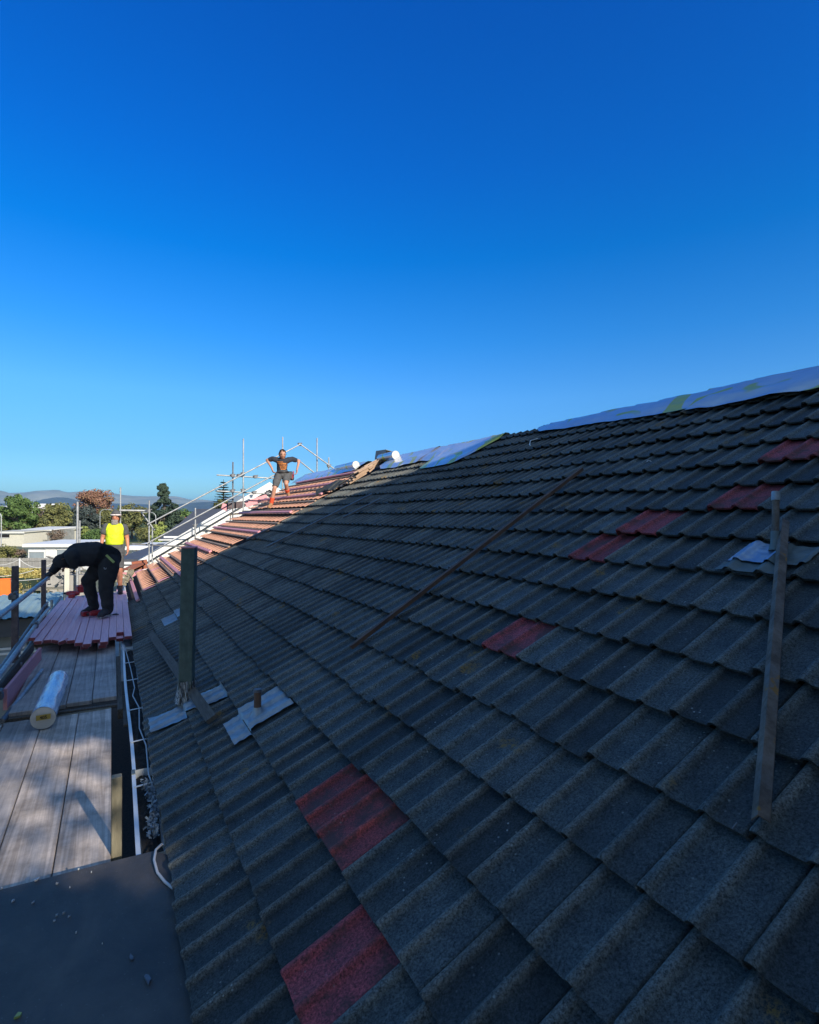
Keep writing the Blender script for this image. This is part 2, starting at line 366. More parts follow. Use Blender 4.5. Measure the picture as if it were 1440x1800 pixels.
def tile(b, k, i0, rnd, attr, ribattr, lift=0.0):
    """one interlocking tile: i0 = seam index at its far side (away from the camera)"""
    yfar = A0-i0*TW
    jl = rnd.uniform(-.004, .0045)+lift+(.006 if rnd.random() < .04 else 0); js = rnd.uniform(-.008, .008)-(.02 if rnd.random() < .03 else 0); jr = rnd.uniform(-.004, .004)
    c = rnd.random()
    TH = .040
    kmax = min(1.12, KR-k)
    vs = [0, .03, .5, kmax]
    nP = len(PROF)
    V_ = []; A_ = []
    for vi, v in enumerate(vs):
        for (s, n) in PROF:
            drop = TH*(v/1.0)
            rr = n
            if v == 0: rr = n-.004
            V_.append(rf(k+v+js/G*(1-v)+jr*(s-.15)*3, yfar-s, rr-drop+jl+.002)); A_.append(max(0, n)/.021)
    F_ = []
    for a in range(len(vs)-1):
        for q in range(nP-1): F_.append((a*nP+q, (a+1)*nP+q, (a+1)*nP+q+1, a*nP+q+1))
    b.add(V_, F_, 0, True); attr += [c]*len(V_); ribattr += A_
    # front edge thickness and side lap, darkened to paint in course shade
    fr = []
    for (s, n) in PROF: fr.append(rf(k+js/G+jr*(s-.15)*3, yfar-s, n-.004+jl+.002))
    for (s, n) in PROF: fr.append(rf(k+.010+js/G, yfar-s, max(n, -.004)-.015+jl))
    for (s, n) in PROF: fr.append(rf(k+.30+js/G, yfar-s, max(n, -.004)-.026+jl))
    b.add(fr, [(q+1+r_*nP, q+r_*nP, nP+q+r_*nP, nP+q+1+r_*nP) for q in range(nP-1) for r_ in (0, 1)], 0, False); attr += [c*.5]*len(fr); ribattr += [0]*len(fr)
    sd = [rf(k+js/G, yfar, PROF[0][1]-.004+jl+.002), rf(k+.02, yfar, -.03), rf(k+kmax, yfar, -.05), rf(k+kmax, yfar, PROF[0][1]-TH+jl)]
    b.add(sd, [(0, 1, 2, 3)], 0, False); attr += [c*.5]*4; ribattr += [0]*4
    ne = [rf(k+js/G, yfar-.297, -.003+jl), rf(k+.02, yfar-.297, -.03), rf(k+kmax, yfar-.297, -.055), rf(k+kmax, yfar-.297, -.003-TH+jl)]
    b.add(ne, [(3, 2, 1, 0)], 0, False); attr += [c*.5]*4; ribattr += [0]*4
def put_attr(o, name, vals):
    a = o.data.attributes.new(name, 'FLOAT', 'POINT'); a.data.foreach_set('value', vals)
REDS = {(0, -2.5): 1, (0, -1.5): 1, (-1, 0): 1, (4, -2.5): 1, (7, -3): 1, (8, -2.5): 1, (9, -1): 1, (11, -1): 2, (11, 0): 2}
b = MB(); at = []; rb = []; red_jobs = []
for k in range(-2, 17):
    off = 0.0 if k % 2 else 0.5
    i = -46
    while True:
        i0 = i+off; i += 1
        if i0 > 17: break
        yf = A0-i0*TW
        if yf > tile_row_end(k)+.1: continue
        if (k, i0) in REDS: red_jobs.append((k, i0, REDS[(k, i0)])); tr.random(); continue
        tile(b, k, i0, tr, at, rb)
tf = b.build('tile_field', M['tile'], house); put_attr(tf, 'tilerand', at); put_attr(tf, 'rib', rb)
for (k, i0, q) in red_jobs:
    b = MB(); at = []; rb = []; tile(b, k, i0, tr, at, rb, .0015)
    o = b.build('roof_tile', M['redtile' if k == 0 else 'redtile2'], house, label='dark red replacement tile among the black ones'); put_attr(o, 'tilerand', [.2+.5*tr.random()]*len(at)); put_attr(o, 'rib', rb)
# black sheet for the shaded void under the tiles, other slope, walls
b = MB()
b.quad(rf(-1.9, -4, -.075), rf(-1.9, 16.4, -.075), rf(KR, 16.4, -.075), rf(KR, -4, -.075))
b.build('roof_void_sheet', M['dark'], house)  # near-black sheet stands in for unlit void, seen between the orange teeth
xr = RIDGE.x; zr = RIDGE.z; xe2 = 2*xr-hx0; ze = rf(-2, 0).z
b = MB()
def osl(u, v):
    y = -4+20.4*v; k = KR*(1-u)-2*u
    p = rf(k, y, 0); return Vector((2*xr-p.x, y, p.z-.02+.012*math.sin(v*20.4/.15*6.283)*0))
b.grid(osl, 18, 20, smooth=False); b.build('far_slope', M['tile'], house)
b = MB(); wz1 = ze-.12
b.box(((hx0+.45+xe2-.45)/2, 6.2, (GZ+wz1)/2), (xe2-hx0-.9, 20.2, wz1-GZ))
for yy in (-3.9, 16.3):
    b.add([(hx0+.45, yy, wz1), (xe2-.45, yy, wz1), (xr, yy, zr-.1), (hx0+.45, yy+.001, wz1)], [(0, 1, 2)])
b.build('wall', M['walldark'], house)
b = MB(); b.box((hx0+.035, 6.2, ze-.13), (.03, 20.4, .2)); b.build('fascia', M['gutter'], house)
b = MB()
for yy in [3.3+j*.9 for j in range(15)]:
    b = MB(); b.beam((hx0+.05, yy, ze-.12), (hx0+.45, yy, ze+.08), .045, .09); b.build('rafter_tail', M['wood'], house)

# stripped bay: battens and half-bare orange tiles
ba = random.Random(5)
batt = [(-.8, 0), (.2, 0), (1.1, 0), (2.1, 0), (3.05, 0), (4.75, 0), (5.95, 0), (6.9, 0), (7.75, 0), (9.5, 0), (10.6, 0), (11.9, 0), (12.55, 0), (13.4, 0), (14.2, 0), (15.2, 0)]
for (k, q) in batt:
    b = MB(); s = 12.25 if k < 2 else (11.6 if k < 5 else 10.9)
    b.beam(rf(k, s-.25+ba.uniform(-.1, .1), .012), rf(k+ba.uniform(-.06, .06), 16.35+ba.uniform(-.12, .12), .012), .045, .026, nh, bev=.004)
    b.build('batten', M['batten'], house)
for (k, y0, y1) in ((-1.27, 11.2, 16.4), (1.46, 11.2, 16.3), (3.85, 12.0, 16.3), (6.55, 10.85, 16.3), (9.05, 11.0, 16.2), (11.5, 11.0, 16.3), (13.1, 11.0, 15.2), (14.6, 10.6, 15.6)):
    b = MB(); b.beam(rf(k, y0, .035), rf(k+ba.uniform(-.05, .05), y1, .035), .062, .036, nh, bev=.004)
    b.build('batten', M['pink'], house, label='new pink treated batten over the stripped bay')
b = MB()
def tooth(b, k, y, rnd, top):
    w0 = .288; y0 = y+.15+rnd.uniform(-.008, .008)
    vr = [0.10, .34, .62, .95]
    tw = rnd.uniform(.02, .10)
    vs = []
    for t in range(4):
        f = [.99, .84, .50+tw, .05+tw*.5][t]; z = [.018, .012, .004, -.012][t]
        sh = [0, -.012, -.05, -.095][t]
        for s, zz in ((-.5, 0), (-.42, .012), (-.20, .020), (.05, .020), (.35, .010), (.5, 0)):
            vs.append(rf(k+vr[t], y0-.15+s*w0*f+sh, z+zz*f))
    fs = [(t*6+q, t*6+q+1, (t+1)*6+q+1, (t+1)*6+q) for t in range(3) for q in range(5)]
    b.add(vs, fs, 0 if rnd.random() < .97 else 1, False)
for kk in [-.9, .1, 1.1, 2.1, 3.0, 3.9, 4.9, 5.9, 6.85, 7.8, 8.75, 9.7, 10.7, 11.6, 12.55, 13.3]:
    s = 12.2 if kk < 2 else (11.5 if kk < 5 else 10.9)
    y = s
    while y < 16.25:
        tooth(b, kk, y, ba, True); y += .3
b.build('stripped_tile_course', [M['orange'], M['pink']], house)

# gutter
gx = hx0+.01; GW = .115; gz = ze-.045
b = MB()
def gut(y0, y1, dx=0):
    sec = [(-GW+.004, 0), (-GW-.018, .0), (-GW-.018, -.014), (-GW-.004, -.075), (-.02, -.085), (0, -.06), (0, .0)]
    sec2 = [(x+.004 if x < -.05 else x-.003, z+.004) for x, z in sec[::-1]]
    n = 8
    for j in range(n):
        ya = y0+(y1-y0)*j/n; yb = y0+(y1-y0)*(j+1)/n
        wob = lambda yy: .006*math.sin(yy*1.7)+dx
        for q in range(len(sec)-1):
            (x1, z1), (x2, z2) = sec[q], sec[q+1]
            b.quad((gx+x1+wob(ya), ya, gz+z1), (gx+x2+wob(ya), ya, gz+z2), (gx+x2+wob(yb), yb, gz+z2), (gx+x1+wob(yb), yb, gz+z1))
    b.add([(gx+x+dx, y0, gz+z) for x, z in sec], [tuple(range(len(sec)))])
gut(3.12, 4.15); gut(4.2, 8.2, .004); gut(8.2, 16.3)
gut_o = b.build('gutter', M['gutter'], house)
b = MB(); b.box((gx-GW-.004, 4.17, gz-.04), (.022, .07, .09)); b.build('gutter_joint', M['leaddull'], gut_o)
for yy in (3.93, 4.72, 5.5, 6.5, 7.28, 8.05, 9.0, 10.0, 11.0, 12.0):
    b = MB(); b.beam((gx-GW-.006, yy, gz+.004), (gx+.01, yy+.02, gz+.006), .016, .004); b.build('gutter_bracket', M['white'], gut_o)
b = MB()
def mk(u, v):
    y = 3.15+5.2*u; x = gx-GW+.01+(GW-.015)*v
    return Vector((x, y, gz-.05+.025*noise.noise(Vector((x*30, y*9, 1)))+.012*noise.noise(Vector((x*80, y*60, 1)))))
b.grid(mk, 160, 8); b.build('gutter_muck', M['muck'], gut_o)

# ------------------------------------------------------------------ vents and flashings
def sheet(k0, k1, y0, y1, lift=.010, nu=26, nv=26, crumple=.004, flat=.0, edgef=None):
    """a soft sheet dressed over the tile profile"""
    bb = MB()
    def prof(y):
        s = (A0-y) % .15
        t = [p for p in PROF if p[0] <= .15]
        for (a, na), (c, nc) in zip(PROF[:-1], PROF[1:]):
            if a <= s <= c: return na+(nc-na)*(s-a)/(c-a+1e-9)
        return 0
    def fn(u, v):
        k = k0+(k1-k0)*u; y = y0+(y1-y0)*v
        if edgef: k, y = edgef(u, v, k, y)
        fr = k-math.floor(k)
        n = prof(y)*(1-flat)-.040*fr+lift+crumple*noise.noise(Vector((k*9, y*22, 2)))*2
        return rf(k, y, n+.012*flat)
    bb.grid(fn, nu, nv); return bb
# big flue
flue = empty('flue_pipe', rf(-.95, 4.86), 'tall dark green square flue standing near the gutter, lead collar at its foot', 'vent pipe')
b = MB(); p0 = rf(-.95, 4.86, -.03); p1 = Vector((.558, 4.86, -.262)); 
b.beam(p0, p1, .105, .105, (.35, 1, 0), bev=.004); b.build('flue', M['green'], flue)
b = MB(); b.beam(p1+Vector((0, 0, .0)), p1+Vector((.0, 0, .012)), .108, .108, (.35, 1, 0), bev=.003); b.build('cap', M['pink'], flue)
def coll(u, v):
    a = 2*math.pi*u; r = .066+.026*(1-v)**2+.005*math.sin(a*11+v*2)
    c = math.cos(a); s_ = math.sin(a); q = 1/max(abs(c), abs(s_))**.75
    pp = p0+(p1-p0).normalized()*(.03+.17*v+.004*math.sin(a*7))
    return pp+Vector((r*c*q*.93, r*s_*q*.93, 0))
b = MB(); b.grid(coll, 88, 8); b.build('collar', mat('streaked_lead', (.50, .52, .52), .5, .3, col2=(.03, .03, .03), scale=26, stretch=(4, 4, .35), mixpos=(.42, .55)), flue)
b = sheet(-1.88, .04, 4.65, 4.96, .020, 40, 30, edgef=lambda u, v, k, y: (k, y-.24*u)); b.build('flashing', M['lead'], flue)
# stub vent
stub = empty('vent_stub', rf(.3, 3.74), 'short rusty vent stub with metal cap beside the flashing strip, right of the green flue', 'vent pipe')
pz = rf(.3, 3.74, 0)
b = MB(); b.tube([pz, pz+Vector((.0, 0, .15))], .024, 16); b.build('pipe', M['rustwood'], stub)
b = MB(); b.tube([pz+Vector((0, 0, .148)), pz+Vector((0, 0, .165))], [.028, .025], 16); b.build('cap', M['galvdark'], stub)
b = MB(); b.tube([pz+Vector((0, 0, -.02)), pz+Vector((0, 0, .01)), pz+Vector((0, 0, .05))], [.06, .036, .027], 16, caps=False); b.build('collar', M['lead'], stub)
b = sheet(-.38, 1.0, 3.58, 3.93, .020, 30, 30, .004); b.build('flashing', M['lead'], stub)
# far vent
fv = empty('vent_pipe', rf(-.1, 8.3), 'thin galvanised vent strip with small flashing, just beyond the green flue', 'vent pipe')
pz = rf(.32, 8.3, 0)
b = MB(); b.beam(pz, pz+Vector((0, 0, .56)), .03, .05, (0, 1, 0)); b.build('pipe', M['galv'], fv)
b = sheet(-.6, .35, 8.0, 8.5, .018, 24, 24); b.build('flashing', M['lead'], fv)
# right vent
rv = empty('vent_pipe', rf(7.7, 1.57), 'slim vent pipe with pale collar and blue grey flashing behind the lying rusty angle', 'vent pipe')
pz = rf(7.72, 1.56, 0); tp = Vector((pz.x+.06, pz.y+.03, pz.z+.27))
b = MB(); b.tube([pz, tp], .016, 14); b.build('pipe', M['rust'], rv)
b = MB(); b.tube([pz.lerp(tp, .86), tp+Vector((.002, 0, .005))], .0195, 14); b.build('cap', M['galv'], rv)
b = MB(); b.tube([pz-Vector((0, 0, .01)), pz.lerp(tp, .10), pz.lerp(tp, .30)], [.03, .021, .020], 14, caps=False); b.build('collar', M['leaddull'], rv)
b = sheet(7.27, 7.93, 1.52, 1.72, .020, 24, 24, .003); b.build('flashing', mat('bright_flashing', (.36, .46, .60), .35, .45, noise_amt=.15, bump=.5, bscale=18), rv)
b = sheet(7.27, 7.90, 1.36, 1.52, .018, 24, 24, .003); b.build('flashing', M['leaddull'], rv, label='dull greenish half of the flashing')
b = sheet(7.0, 7.27, 1.44, 1.74, .008, 8, 16, .003); b.build('flashing', M['leaddull'], rv)

# ------------------------------------------------------------------ foil over the ridge
def foil(name, pts_low, n0, label, lift=.052, over=.35, seed=1):
    """pts_low: (y, k) of the lower edge; the sheet runs up over the ridge and down the far side"""
    b = MB(); ys = [p[0] for p in pts_low]
    def kl(y):
        for (a, ka), (c, kc) in zip(pts_low[:-1], pts_low[1:]):
            if a <= y <= c: return ka+(kc-ka)*(y-a)/(c-a+1e-9)
        return pts_low[-1][1]
    def fn(u, v):
        y = ys[0]+(ys[-1]-ys[0])*u
        k0 = kl(y); L1 = (KR-k0)*G; tot = L1+over
        s = tot*v; wv = .014*noise.noise(Vector((y*2.1, s*5, seed)))+.006*noise.noise(Vector((y*9, s*14, seed)))
        if s < L1:
            k = k0+s/G; lf = lift*(.55+.45*min(1, s/.15))
            if s < .05: lf = lift*.6+.012*noise.noise(Vector((y*4, 3, seed)))
            return rf(k, y, lf+wv)
        k = KR-(s-L1)/G; p = rf(k, y, lift+wv); p.x = 2*xr-p.x
        return p
    b.grid(fn, max(24, int((ys[-1]-ys[0])*14)), 26)
    return b.build(name, M['foil'], label=label, cat='foil sheet', group='foil underlay sheets along the ridge')
foil('underlay_sheet', [(-3.9, 14.9), (1.5, 14.75), (2.28, 14.8), (3.42, 14.95)], 0, 'long blue printed underlay sheet over the ridge at the right edge', seed=1)
foil('underlay_sheet', [(3.35, 15.15), (4.0, 15.1), (4.54, 15.45), (5.1, 15.5), (5.66, 15.7), (5.8, 16.0), (5.95, 16.5)], 0, 'blue printed underlay sheet in the middle of the ridge, its far corner folded', .042, seed=2)
foil('underlay_sheet', [(6.62, 15.9), (6.7, 15.0), (6.78, 14.1), (6.95, 13.55), (7.4, 13.5), (7.85, 13.42), (7.9, 14.4), (8.4, 14.75), (8.8, 14.7)], 0, 'yellow and blue printed underlay sheet with a hanging flap left of the bare ridge gap', .04, seed=3)
foil('underlay_sheet', [(8.5, 14.55), (9.2, 14.3), (9.9, 14.5), (10.2, 15.0)], 0, 'sunlit white underlay sheet beside the upstanding ridge cap', .05, seed=4)
foil('underlay_sheet', [(11.6, 15.2), (12.5, 14.9), (13.6, 14.8), (14.6, 14.7), (16.2, 14.6)], 0, 'sunlit pale underlay sheet above the pink battens of the stripped bay', .06, seed=5)
# rolls, ridge caps and loose tiles on the ridge
def roll_at(k, y, r, L, label, tilt=.1):
    t = empty('underlay_roll', rf(k, y, 0), label, 'roll', 'loose underlay rolls on the ridge')
    a = rf(k, y, r+.02); c = a+Vector((.10, 1, .02)).normalized()*L
    b = MB(); b.tube([a, c], r, 20, caps=False); b.build('wrap', M['foil'], t)
    b = MB(); b.tube([a-Vector((0, .004, 0)), a+Vector((0, .02, 0))], r*.99, 20); b.build('roll_end', M['rollend'], t)
    return t
roll_at(15.9, 9.9, .085, .9, 'pale round roll end lying on the ridge under the upstanding ridge cap')
roll_at(15.6, 11.75, .085, 1.6, 'rolled grey underlay further along the ridge, left of the ridge cap')
b = MB()
pc = rf(KR, 10.9, .10)
A_ = pc+Vector((-.02, -.30, .10)); B_ = pc+Vector((.42, -.45, .20)); dv = Vector((.0, .50, .02))
for (u_, v_) in ((Vector((-.03, 0, -.18)), 0), (Vector((.26, .05, -.04)), 1)):
    th_ = Vector((0, .018, .012)); b.add([A_, A_+u_, A_+u_+dv, A_+dv, A_+th_, A_+u_+th_, A_+u_+dv+th_, A_+dv+th_], [(0, 1, 2, 3), (7, 6, 5, 4), (0, 4, 5, 1), (2, 6, 7, 3), (1, 5, 6, 2), (3, 7, 4, 0)])
b.build('ridge_cap', M['conc'], label='grey angled ridge cap standing up on the ridge', cat='ridge cap')
cr = random.Random(9)
def loose_tile(k, y, rot, tilt, label, m=None, lift=.04):
    b = MB(); at_ = []; rb_ = []
    q = Euler((tilt, cr.uniform(-.1, .1), rot)).to_matrix()
    bas = Matrix((uh, Vector((0, 1, 0)), nh)).transposed()
    vs = []; nP = len(PROF)
    for v in (0, .42):
        for (s, n) in PROF: vs.append(rf(k, y, lift)+bas @ (q @ Vector((v-.2, s-.15, n))))
    for v in (0, .42):
        for (s, n) in PROF: vs.append(rf(k, y, lift)+bas @ (q @ Vector((v-.2, s-.15, n-.015))))
    fs = [(j, nP+j, nP+j+1, j+1) for j in range(nP-1)]+[(2*nP+j, 2*nP+j+1, 3*nP+j+1, 3*nP+j) for j in range(nP-1)]
    fs += [(j, j+1, 2*nP+j+1, 2*nP+j) for j in range(nP-1)]+[(nP+j, 3*nP+j, 3*nP+j+1, nP+j+1) for j in range(nP-1)]
    b.add(vs, fs); return b.build('loose_tile', m or M['batten'], label=label, cat='roof tile', group='loose tiles stacked by the ridge')
for j in range(4): loose_tile(13.3+j*.18, 10.4-.03*j, .1*j, .05, 'grey-brown tile in the sunlit stack just below the ridge, %s from the bottom' % ['first', 'second', 'third', 'topmost, fourth'][j], lift=.04+.035*j)
for j in range(3): loose_tile(14.9+j*.1, 10.6, .3, .1, 'grey-brown tile in the small stack under the ridge cap, %s' % ['lowest', 'middle', 'topmost'][j], lift=.04+.035*j)
for j, (kk, yy) in enumerate(((12.4, 10.9), (12.0, 11.2))): loose_tile(kk, yy, .4-.9*j, .25, 'dark loose tile lying skewed on the top battens'+('' if j else ', upper one'), M['tile'], .07)

# ------------------------------------------------------------------ things lying on the roof
def lying(name, k0, y0, k1, y1, wd, ht, m, label, cat, n=.038, bow=0, seg=6, group=None):
    b = MB()
    for j in range(seg):
        t0, t1 = j/seg, (j+1)/seg
        pa = rf(k0+(k1-k0)*t0, y0+(y1-y0)*t0+bow*math.sin(math.pi*t0), n+ht/2); pb = rf(k0+(k1-k0)*t1, y0+(y1-y0)*t1+bow*math.sin(math.pi*t1), n+ht/2)
        b.beam(pa, pb+(pb-pa)*.01, wd, ht, nh)
    return b.build(name, m, label=label, cat=cat, group=group)
lying('timber_batten', 11.15, 3.70, 2.65, 3.58, .030, .028, M['rustwood'], 'long thin brown batten lying up the tiles in the middle of the roof', 'batten')
lying('timber_batten', 10.6, 7.95, 5.3, 8.82, .05, .03, M['galvdark'], 'long grey batten lying diagonally on the far tiles near the stripped bay', 'batten')
lying('timber_batten', 10.0, 7.3, 8.3, 7.6, .035, .025, M['galvdark'], 'shorter grey batten just right of the long diagonal one', 'batten')
lying('timber_offcut', -1.15, 7.77, -.52, 4.02, .075, .03, M['wood'], 'weathered plank offcut lying past the green flue and across its flashing', 'plank', n=.04)
lying('timber_offcut', 5.6, 10.7, 6.9, 10.4, .06, .03, M['galvdark'], 'short dark offcut at the edge of the stripped bay', 'plank')
# rusty angle
b = MB()
pa = rpx(1337, 1443, .04); pb = rpx(1378, 918, .04); dd = (pb-pa).normalized(); sx = dd.cross(nh).normalized()
n_ = 10
for j in range(n_):
    a_ = pa.lerp(pb, j/n_); c_ = pa.lerp(pb, (j+1)/n_)
    for sg in (-1, 1):
        e0 = a_+sx*sg*.023; e1 = c_+sx*sg*.023; t0 = a_+nh*.024; t1 = c_+nh*.024
        b.add([e0, e1, t1, t0], [(0, 1, 2, 3)]); b.add([e0-nh*.005, e1-nh*.005, t1-nh*.006, t0-nh*.006], [(3, 2, 1, 0)])
        b.add([e0, e1, e1-nh*.005, e0-nh*.005], [(3, 2, 1, 0)])
        if j == 0: b.add([e0, t0, t0-nh*.006, e0-nh*.005], [(0, 1, 2, 3)])
an = b.build('angle_iron', M['rust'], label='long rusty folded angle strip lying up the tiles at the right', cat='angle strip')
b = MB(); q = rf(3.0, .965, .03); b.tube([q, q+uh*-.022+Vector((-.004, 0, 0))], .0022, 8); b.build('nail', M['galvdark'], an)
# small hook of wire on the tiles near ridge
b = MB(); b.tube([rf(14.6, 5.35, .05), rf(14.3, 5.38, .07), rf(14.05, 5.33, .05), rf(13.95, 5.28, .045)], .006, 6); b.build('wire_hook', M['white'], label='small white curl of wire under the ridge foil', cat='wire')
b = MB()
q = rf(11.25, 3.02, .04); b.add([q+Vector((math.cos(a)*r_, math.sin(a)*r_, .012*(j % 2))) for j, (a, r_) in enumerate([(0, .03), (.8, .012), (1.6, .028), (2.4, .012), (3.2, .03), (4, .012), (4.8, .027), (5.5, .012)])], [tuple(range(8))])
b.build('paint_chip', M['white'], label='tiny white flake lying on the tiles right of the long brown batten', cat='debris')

# ------------------------------------------------------------------ eave scaffold
DZ = -1.80
scf = empty('scaffold', (-.5, 7, GZ), 'tube and timber scaffold with guard rails and dark posts along the eave at the left', 'scaffold')
for (px, top, bot, X) in ((27, 995, 1135, -.97), (77, 984, 1067, -.97)):
    p = atx(px, top, X)
    b = MB(); b.box((p.x, p.y, (p.z+GZ)/2), (.065, .065, p.z-GZ), bev=.004); b.build('post', M['post'], scf)
for yy in (3.2, 5.6, 9.2, 12.8):
    b = MB(); b.tube([(-1.02, yy, GZ), (-1.02, yy, -1.62)], .024, 12); b.build('standard', M['galv'], scf)
    b = MB(); b.tube([(-1.15, yy+.05, DZ-.12), (-.01, yy+.05, DZ-.12)], .024, 12); b.build('transom', M['galv'], scf)
b = MB(); b.tube([(-.86, 2.0, -1.36), (-.86, 8.6, -1.41), (-.86, 10.4, -1.44)], .024, 12); b.build('guard_rail', M['galv'], scf)
b = MB(); b.tube([(-.93, 6.3, -1.46), (-.93, 10.9, -1.42)], .021, 12); b.build('guard_rail', M['galvdark'], scf)
b = MB(); b.tube([(-.95, 2.0, -1.70), (-.95, 14, -1.72)], .024, 12); b.build('ledger', M['galvdark'], scf)
for (x0, x1, yy, z) in ((-1.25, -.86, 7.4, -1.62), (-1.45, -.9, 6.1, -1.64)):
    b = MB(); b.tube([(x0, yy, z), (x1, yy, z)], .02, 12); b.build('stub_tube', M['galv'], scf)
for c in ((-.87, 8.62, -1.41), (-.90, 10.3, -1.43), (-.97, 7.6, -.90), (-.9, 6.2, -1.62), (-.93, 7.5, -1.5)):
    b = MB(); b.box(c, (.085, .07, .07), bev=.012); b.box((c[0]+.02, c[1], c[2]+.045), (.03, .11, .02), bev=.004)
    b.tube([(c[0]-.03, c[1]-.05, c[2]), (c[0]-.03, c[1]+.06, c[2])], .012, 8); b.build('coupler', M['galvdark'], scf)
b = MB(); b.beam((-.98, 4.9, -1.62), (-.86, 8.3, -1.62), .035, .10, bev=.004); b.build('edge_board', M['wood'], scf)
# tube held by the worker
b = MB(); b.tube([(-.85, 2.6, -.80), (-.85, 6, -.86), (-.85, 10.15, -.945)], .026, 14)
b.build('scaffold_tube', M['galv'], label='blue grey steel tube whose far end the bending worker holds', cat='scaffold tube')
# toe board
ta = atz(14, 1210, -1.60); tb_ = atz(74, 1138, -1.60)
b = MB(); b.beam((ta.x-.02, ta.y, -1.70), (tb_.x-.02, tb_.y, -1.70), .032, .20, bev=.003); b.build('toe_board', M['pink'], label='pink toe board standing on edge along the outer side of the deck', cat='toe board')
# planks
pr = random.Random(4)
near = [(-1.62, -1.36), (-1.345, -1.10), (-1.085, -.83), (-.815, -.535), (-.525, -.265), (-.255, .0)]
names_n = ['outermost near deck plank, mostly hidden under the black felt', 'near deck plank second from the outside', 'near deck plank at the left picture edge', 'near deck plank under the pale wrapped roll', 'near deck plank with warm light patches, second from the gutter gap', 'near deck plank along the gap to the gutter, shadow of the stake across it']
for j, ((xa, xb), lb) in enumerate(zip(near, names_n)):
    b = MB(); y1 = 5.98+pr.uniform(-.03, .05); xs = .02*(j-5)
    b.box(((xa+xb)/2, (y1-1.5)/2+.0, DZ-.019), (xb-xa+.004, y1+1.5, .038), bev=.004)
    b.build('scaffold_plank', M['ply'] if j != 3 else M['ply2'], label=lb, cat='plank', group='scaffold deck planks')
far_ = [(-.80, -.60), (-.59, -.375), (-.365, -.165), (-.155, .045)]
for j, (xa, xb) in enumerate(far_):
    b = MB(); b.box(((xa+xb)/2, (6.05+14.2)/2+.03*j, DZ+.035), (xb-xa+.004, 14.2-6.05, .04), bev=.004)
    b.build('scaffold_plank', M['ply2'], label='raised far deck plank running under the pink timber, %s' % ['outermost', 'second from outside', 'third from outside', 'next to the gutter gap'][j], cat='plank', group='scaffold deck planks')
b = MB(); b.beam((-.85, 6.02, DZ+.005), (.06, 6.0, DZ+.005), .05, .028, bev=.003); b.build('timber_batten', M['wood'], label='brown bearer strip under the front edge of the raised far planks', cat='batten')
b = MB(); b.beam((-.62, 5.93, DZ+.004), (.0, 5.96, DZ+.004), .012, .008); b.build('timber_batten', M['stub'], label='thin pale stick lying just in front of the raised planks', cat='batten')
# tubes on the deck
b = MB(); b.tube([atz(20, 1246, DZ+.035), atz(47, 1212, DZ+.075), atz(74, 1178, DZ+.085)], .020, 14); b.build('scaffold_tube', M['galv'], label='short steel tube lying on the deck between the pink toe board and the pale roll', cat='scaffold tube')
pp = atz(30, 1262, DZ+.03)
b = MB(); b.tube([atz(3, 1268, DZ+.03), atz(20, 1248, DZ+.03)], .024, 14); b.build('scaffold_tube', M['galvdark'], label='dark tube end poking onto the deck at the left picture edge', cat='scaffold tube')
# boards and stake in the gap
st = empty('timber_stake', (.02, 3.37, DZ-.35), 'sawn pale stake standing up at the inner edge of the deck', 'stake')
b = MB(); b.box((.028, 3.39, -1.62), (.05, .05, .46), bev=.004); b.build('stake', M['stub'], st)
b = MB(); b.box((.12, 5.85, DZ+.0), (.05, .9, .02), bev=.003); b.build('timber_offcut', M['wood'], label='narrow board bridging the gap between deck and gutter', cat='plank')
b = MB(); b.box((.075, 6.9, DZ-.02), (.045, 2.2, .09), bev=.003); b.build('timber_offcut', M['wood'], label='grey board on edge along the inner side of the raised planks', cat='plank')
# black felt board
fl = [atz(0, 1563, -1.68), atz(196, 1513, -1.68), atz(262, 1497, -1.68)]
b = MB()
poly = [(-1.7, fl[0].y-(fl[1].y-fl[0].y)*1.9-.05), (fl[0].x, fl[0].y), (fl[1].x, fl[1].y), (fl[2].x+.02, fl[2].y), (hx0+.02, 3.02), (hx0+.03, -1.0), (-1.7, -1.0)]
nn = len(poly)
b.add([(x, y, -1.683) for x, y in poly]+[(x, y, -1.70) for x, y in poly], [tuple(range(nn))[::-1], tuple(range(nn, 2*nn))]+[(i, (i+1) % nn, nn+(i+1) % nn, nn+i) for i in range(nn)])
b.build('felt_board', M['black'], label='black felt covered board in the foreground, scattered with pale flakes', cat='board')
b = MB()
for (x_, y_) in ((-1.2, .9), (-.5, .9), (-.1, .9), (.12, 2.02), (-1.2, 2.0)): b.beam((x_, y_-.9, -1.745), (x_, y_+.9, -1.745), .09, .08)
b.build('bearer', M['wood'], label='hidden bearers under the black felt board', cat='bearer')
fr = random.Random(12)
def flake(px, py, r, z=-1.6825, asp=1.0, ang=0, m='cable', label=''):
    c = atz(px, py, z); b = MB(); n = 7; pts = []
    for j in range(n):
        a = 2*math.pi*j/n; rr = r*fr.uniform(.5, 1.2)
        x, y = rr*math.cos(a)*asp, rr*math.sin(a); pts.append((c.x+x*math.cos(ang)-y*math.sin(ang), c.y+x*math.sin(ang)+y*math.cos(ang), z+.004+fr.uniform(0, .006)))
    pts2 = [(x, y, z+.0005) for x, y, _ in pts]
    b.add(pts+pts2, [tuple(range(n)), tuple(range(n, 2*n))[::-1]]+[(j, n+j, n+(j+1) % n, (j+1) % n) for j in range(n)])
    b.build('flake', M[m], label=label, cat='flake', group='pale flakes on the black felt')
LF = 'small pale flake lying on the black felt board'
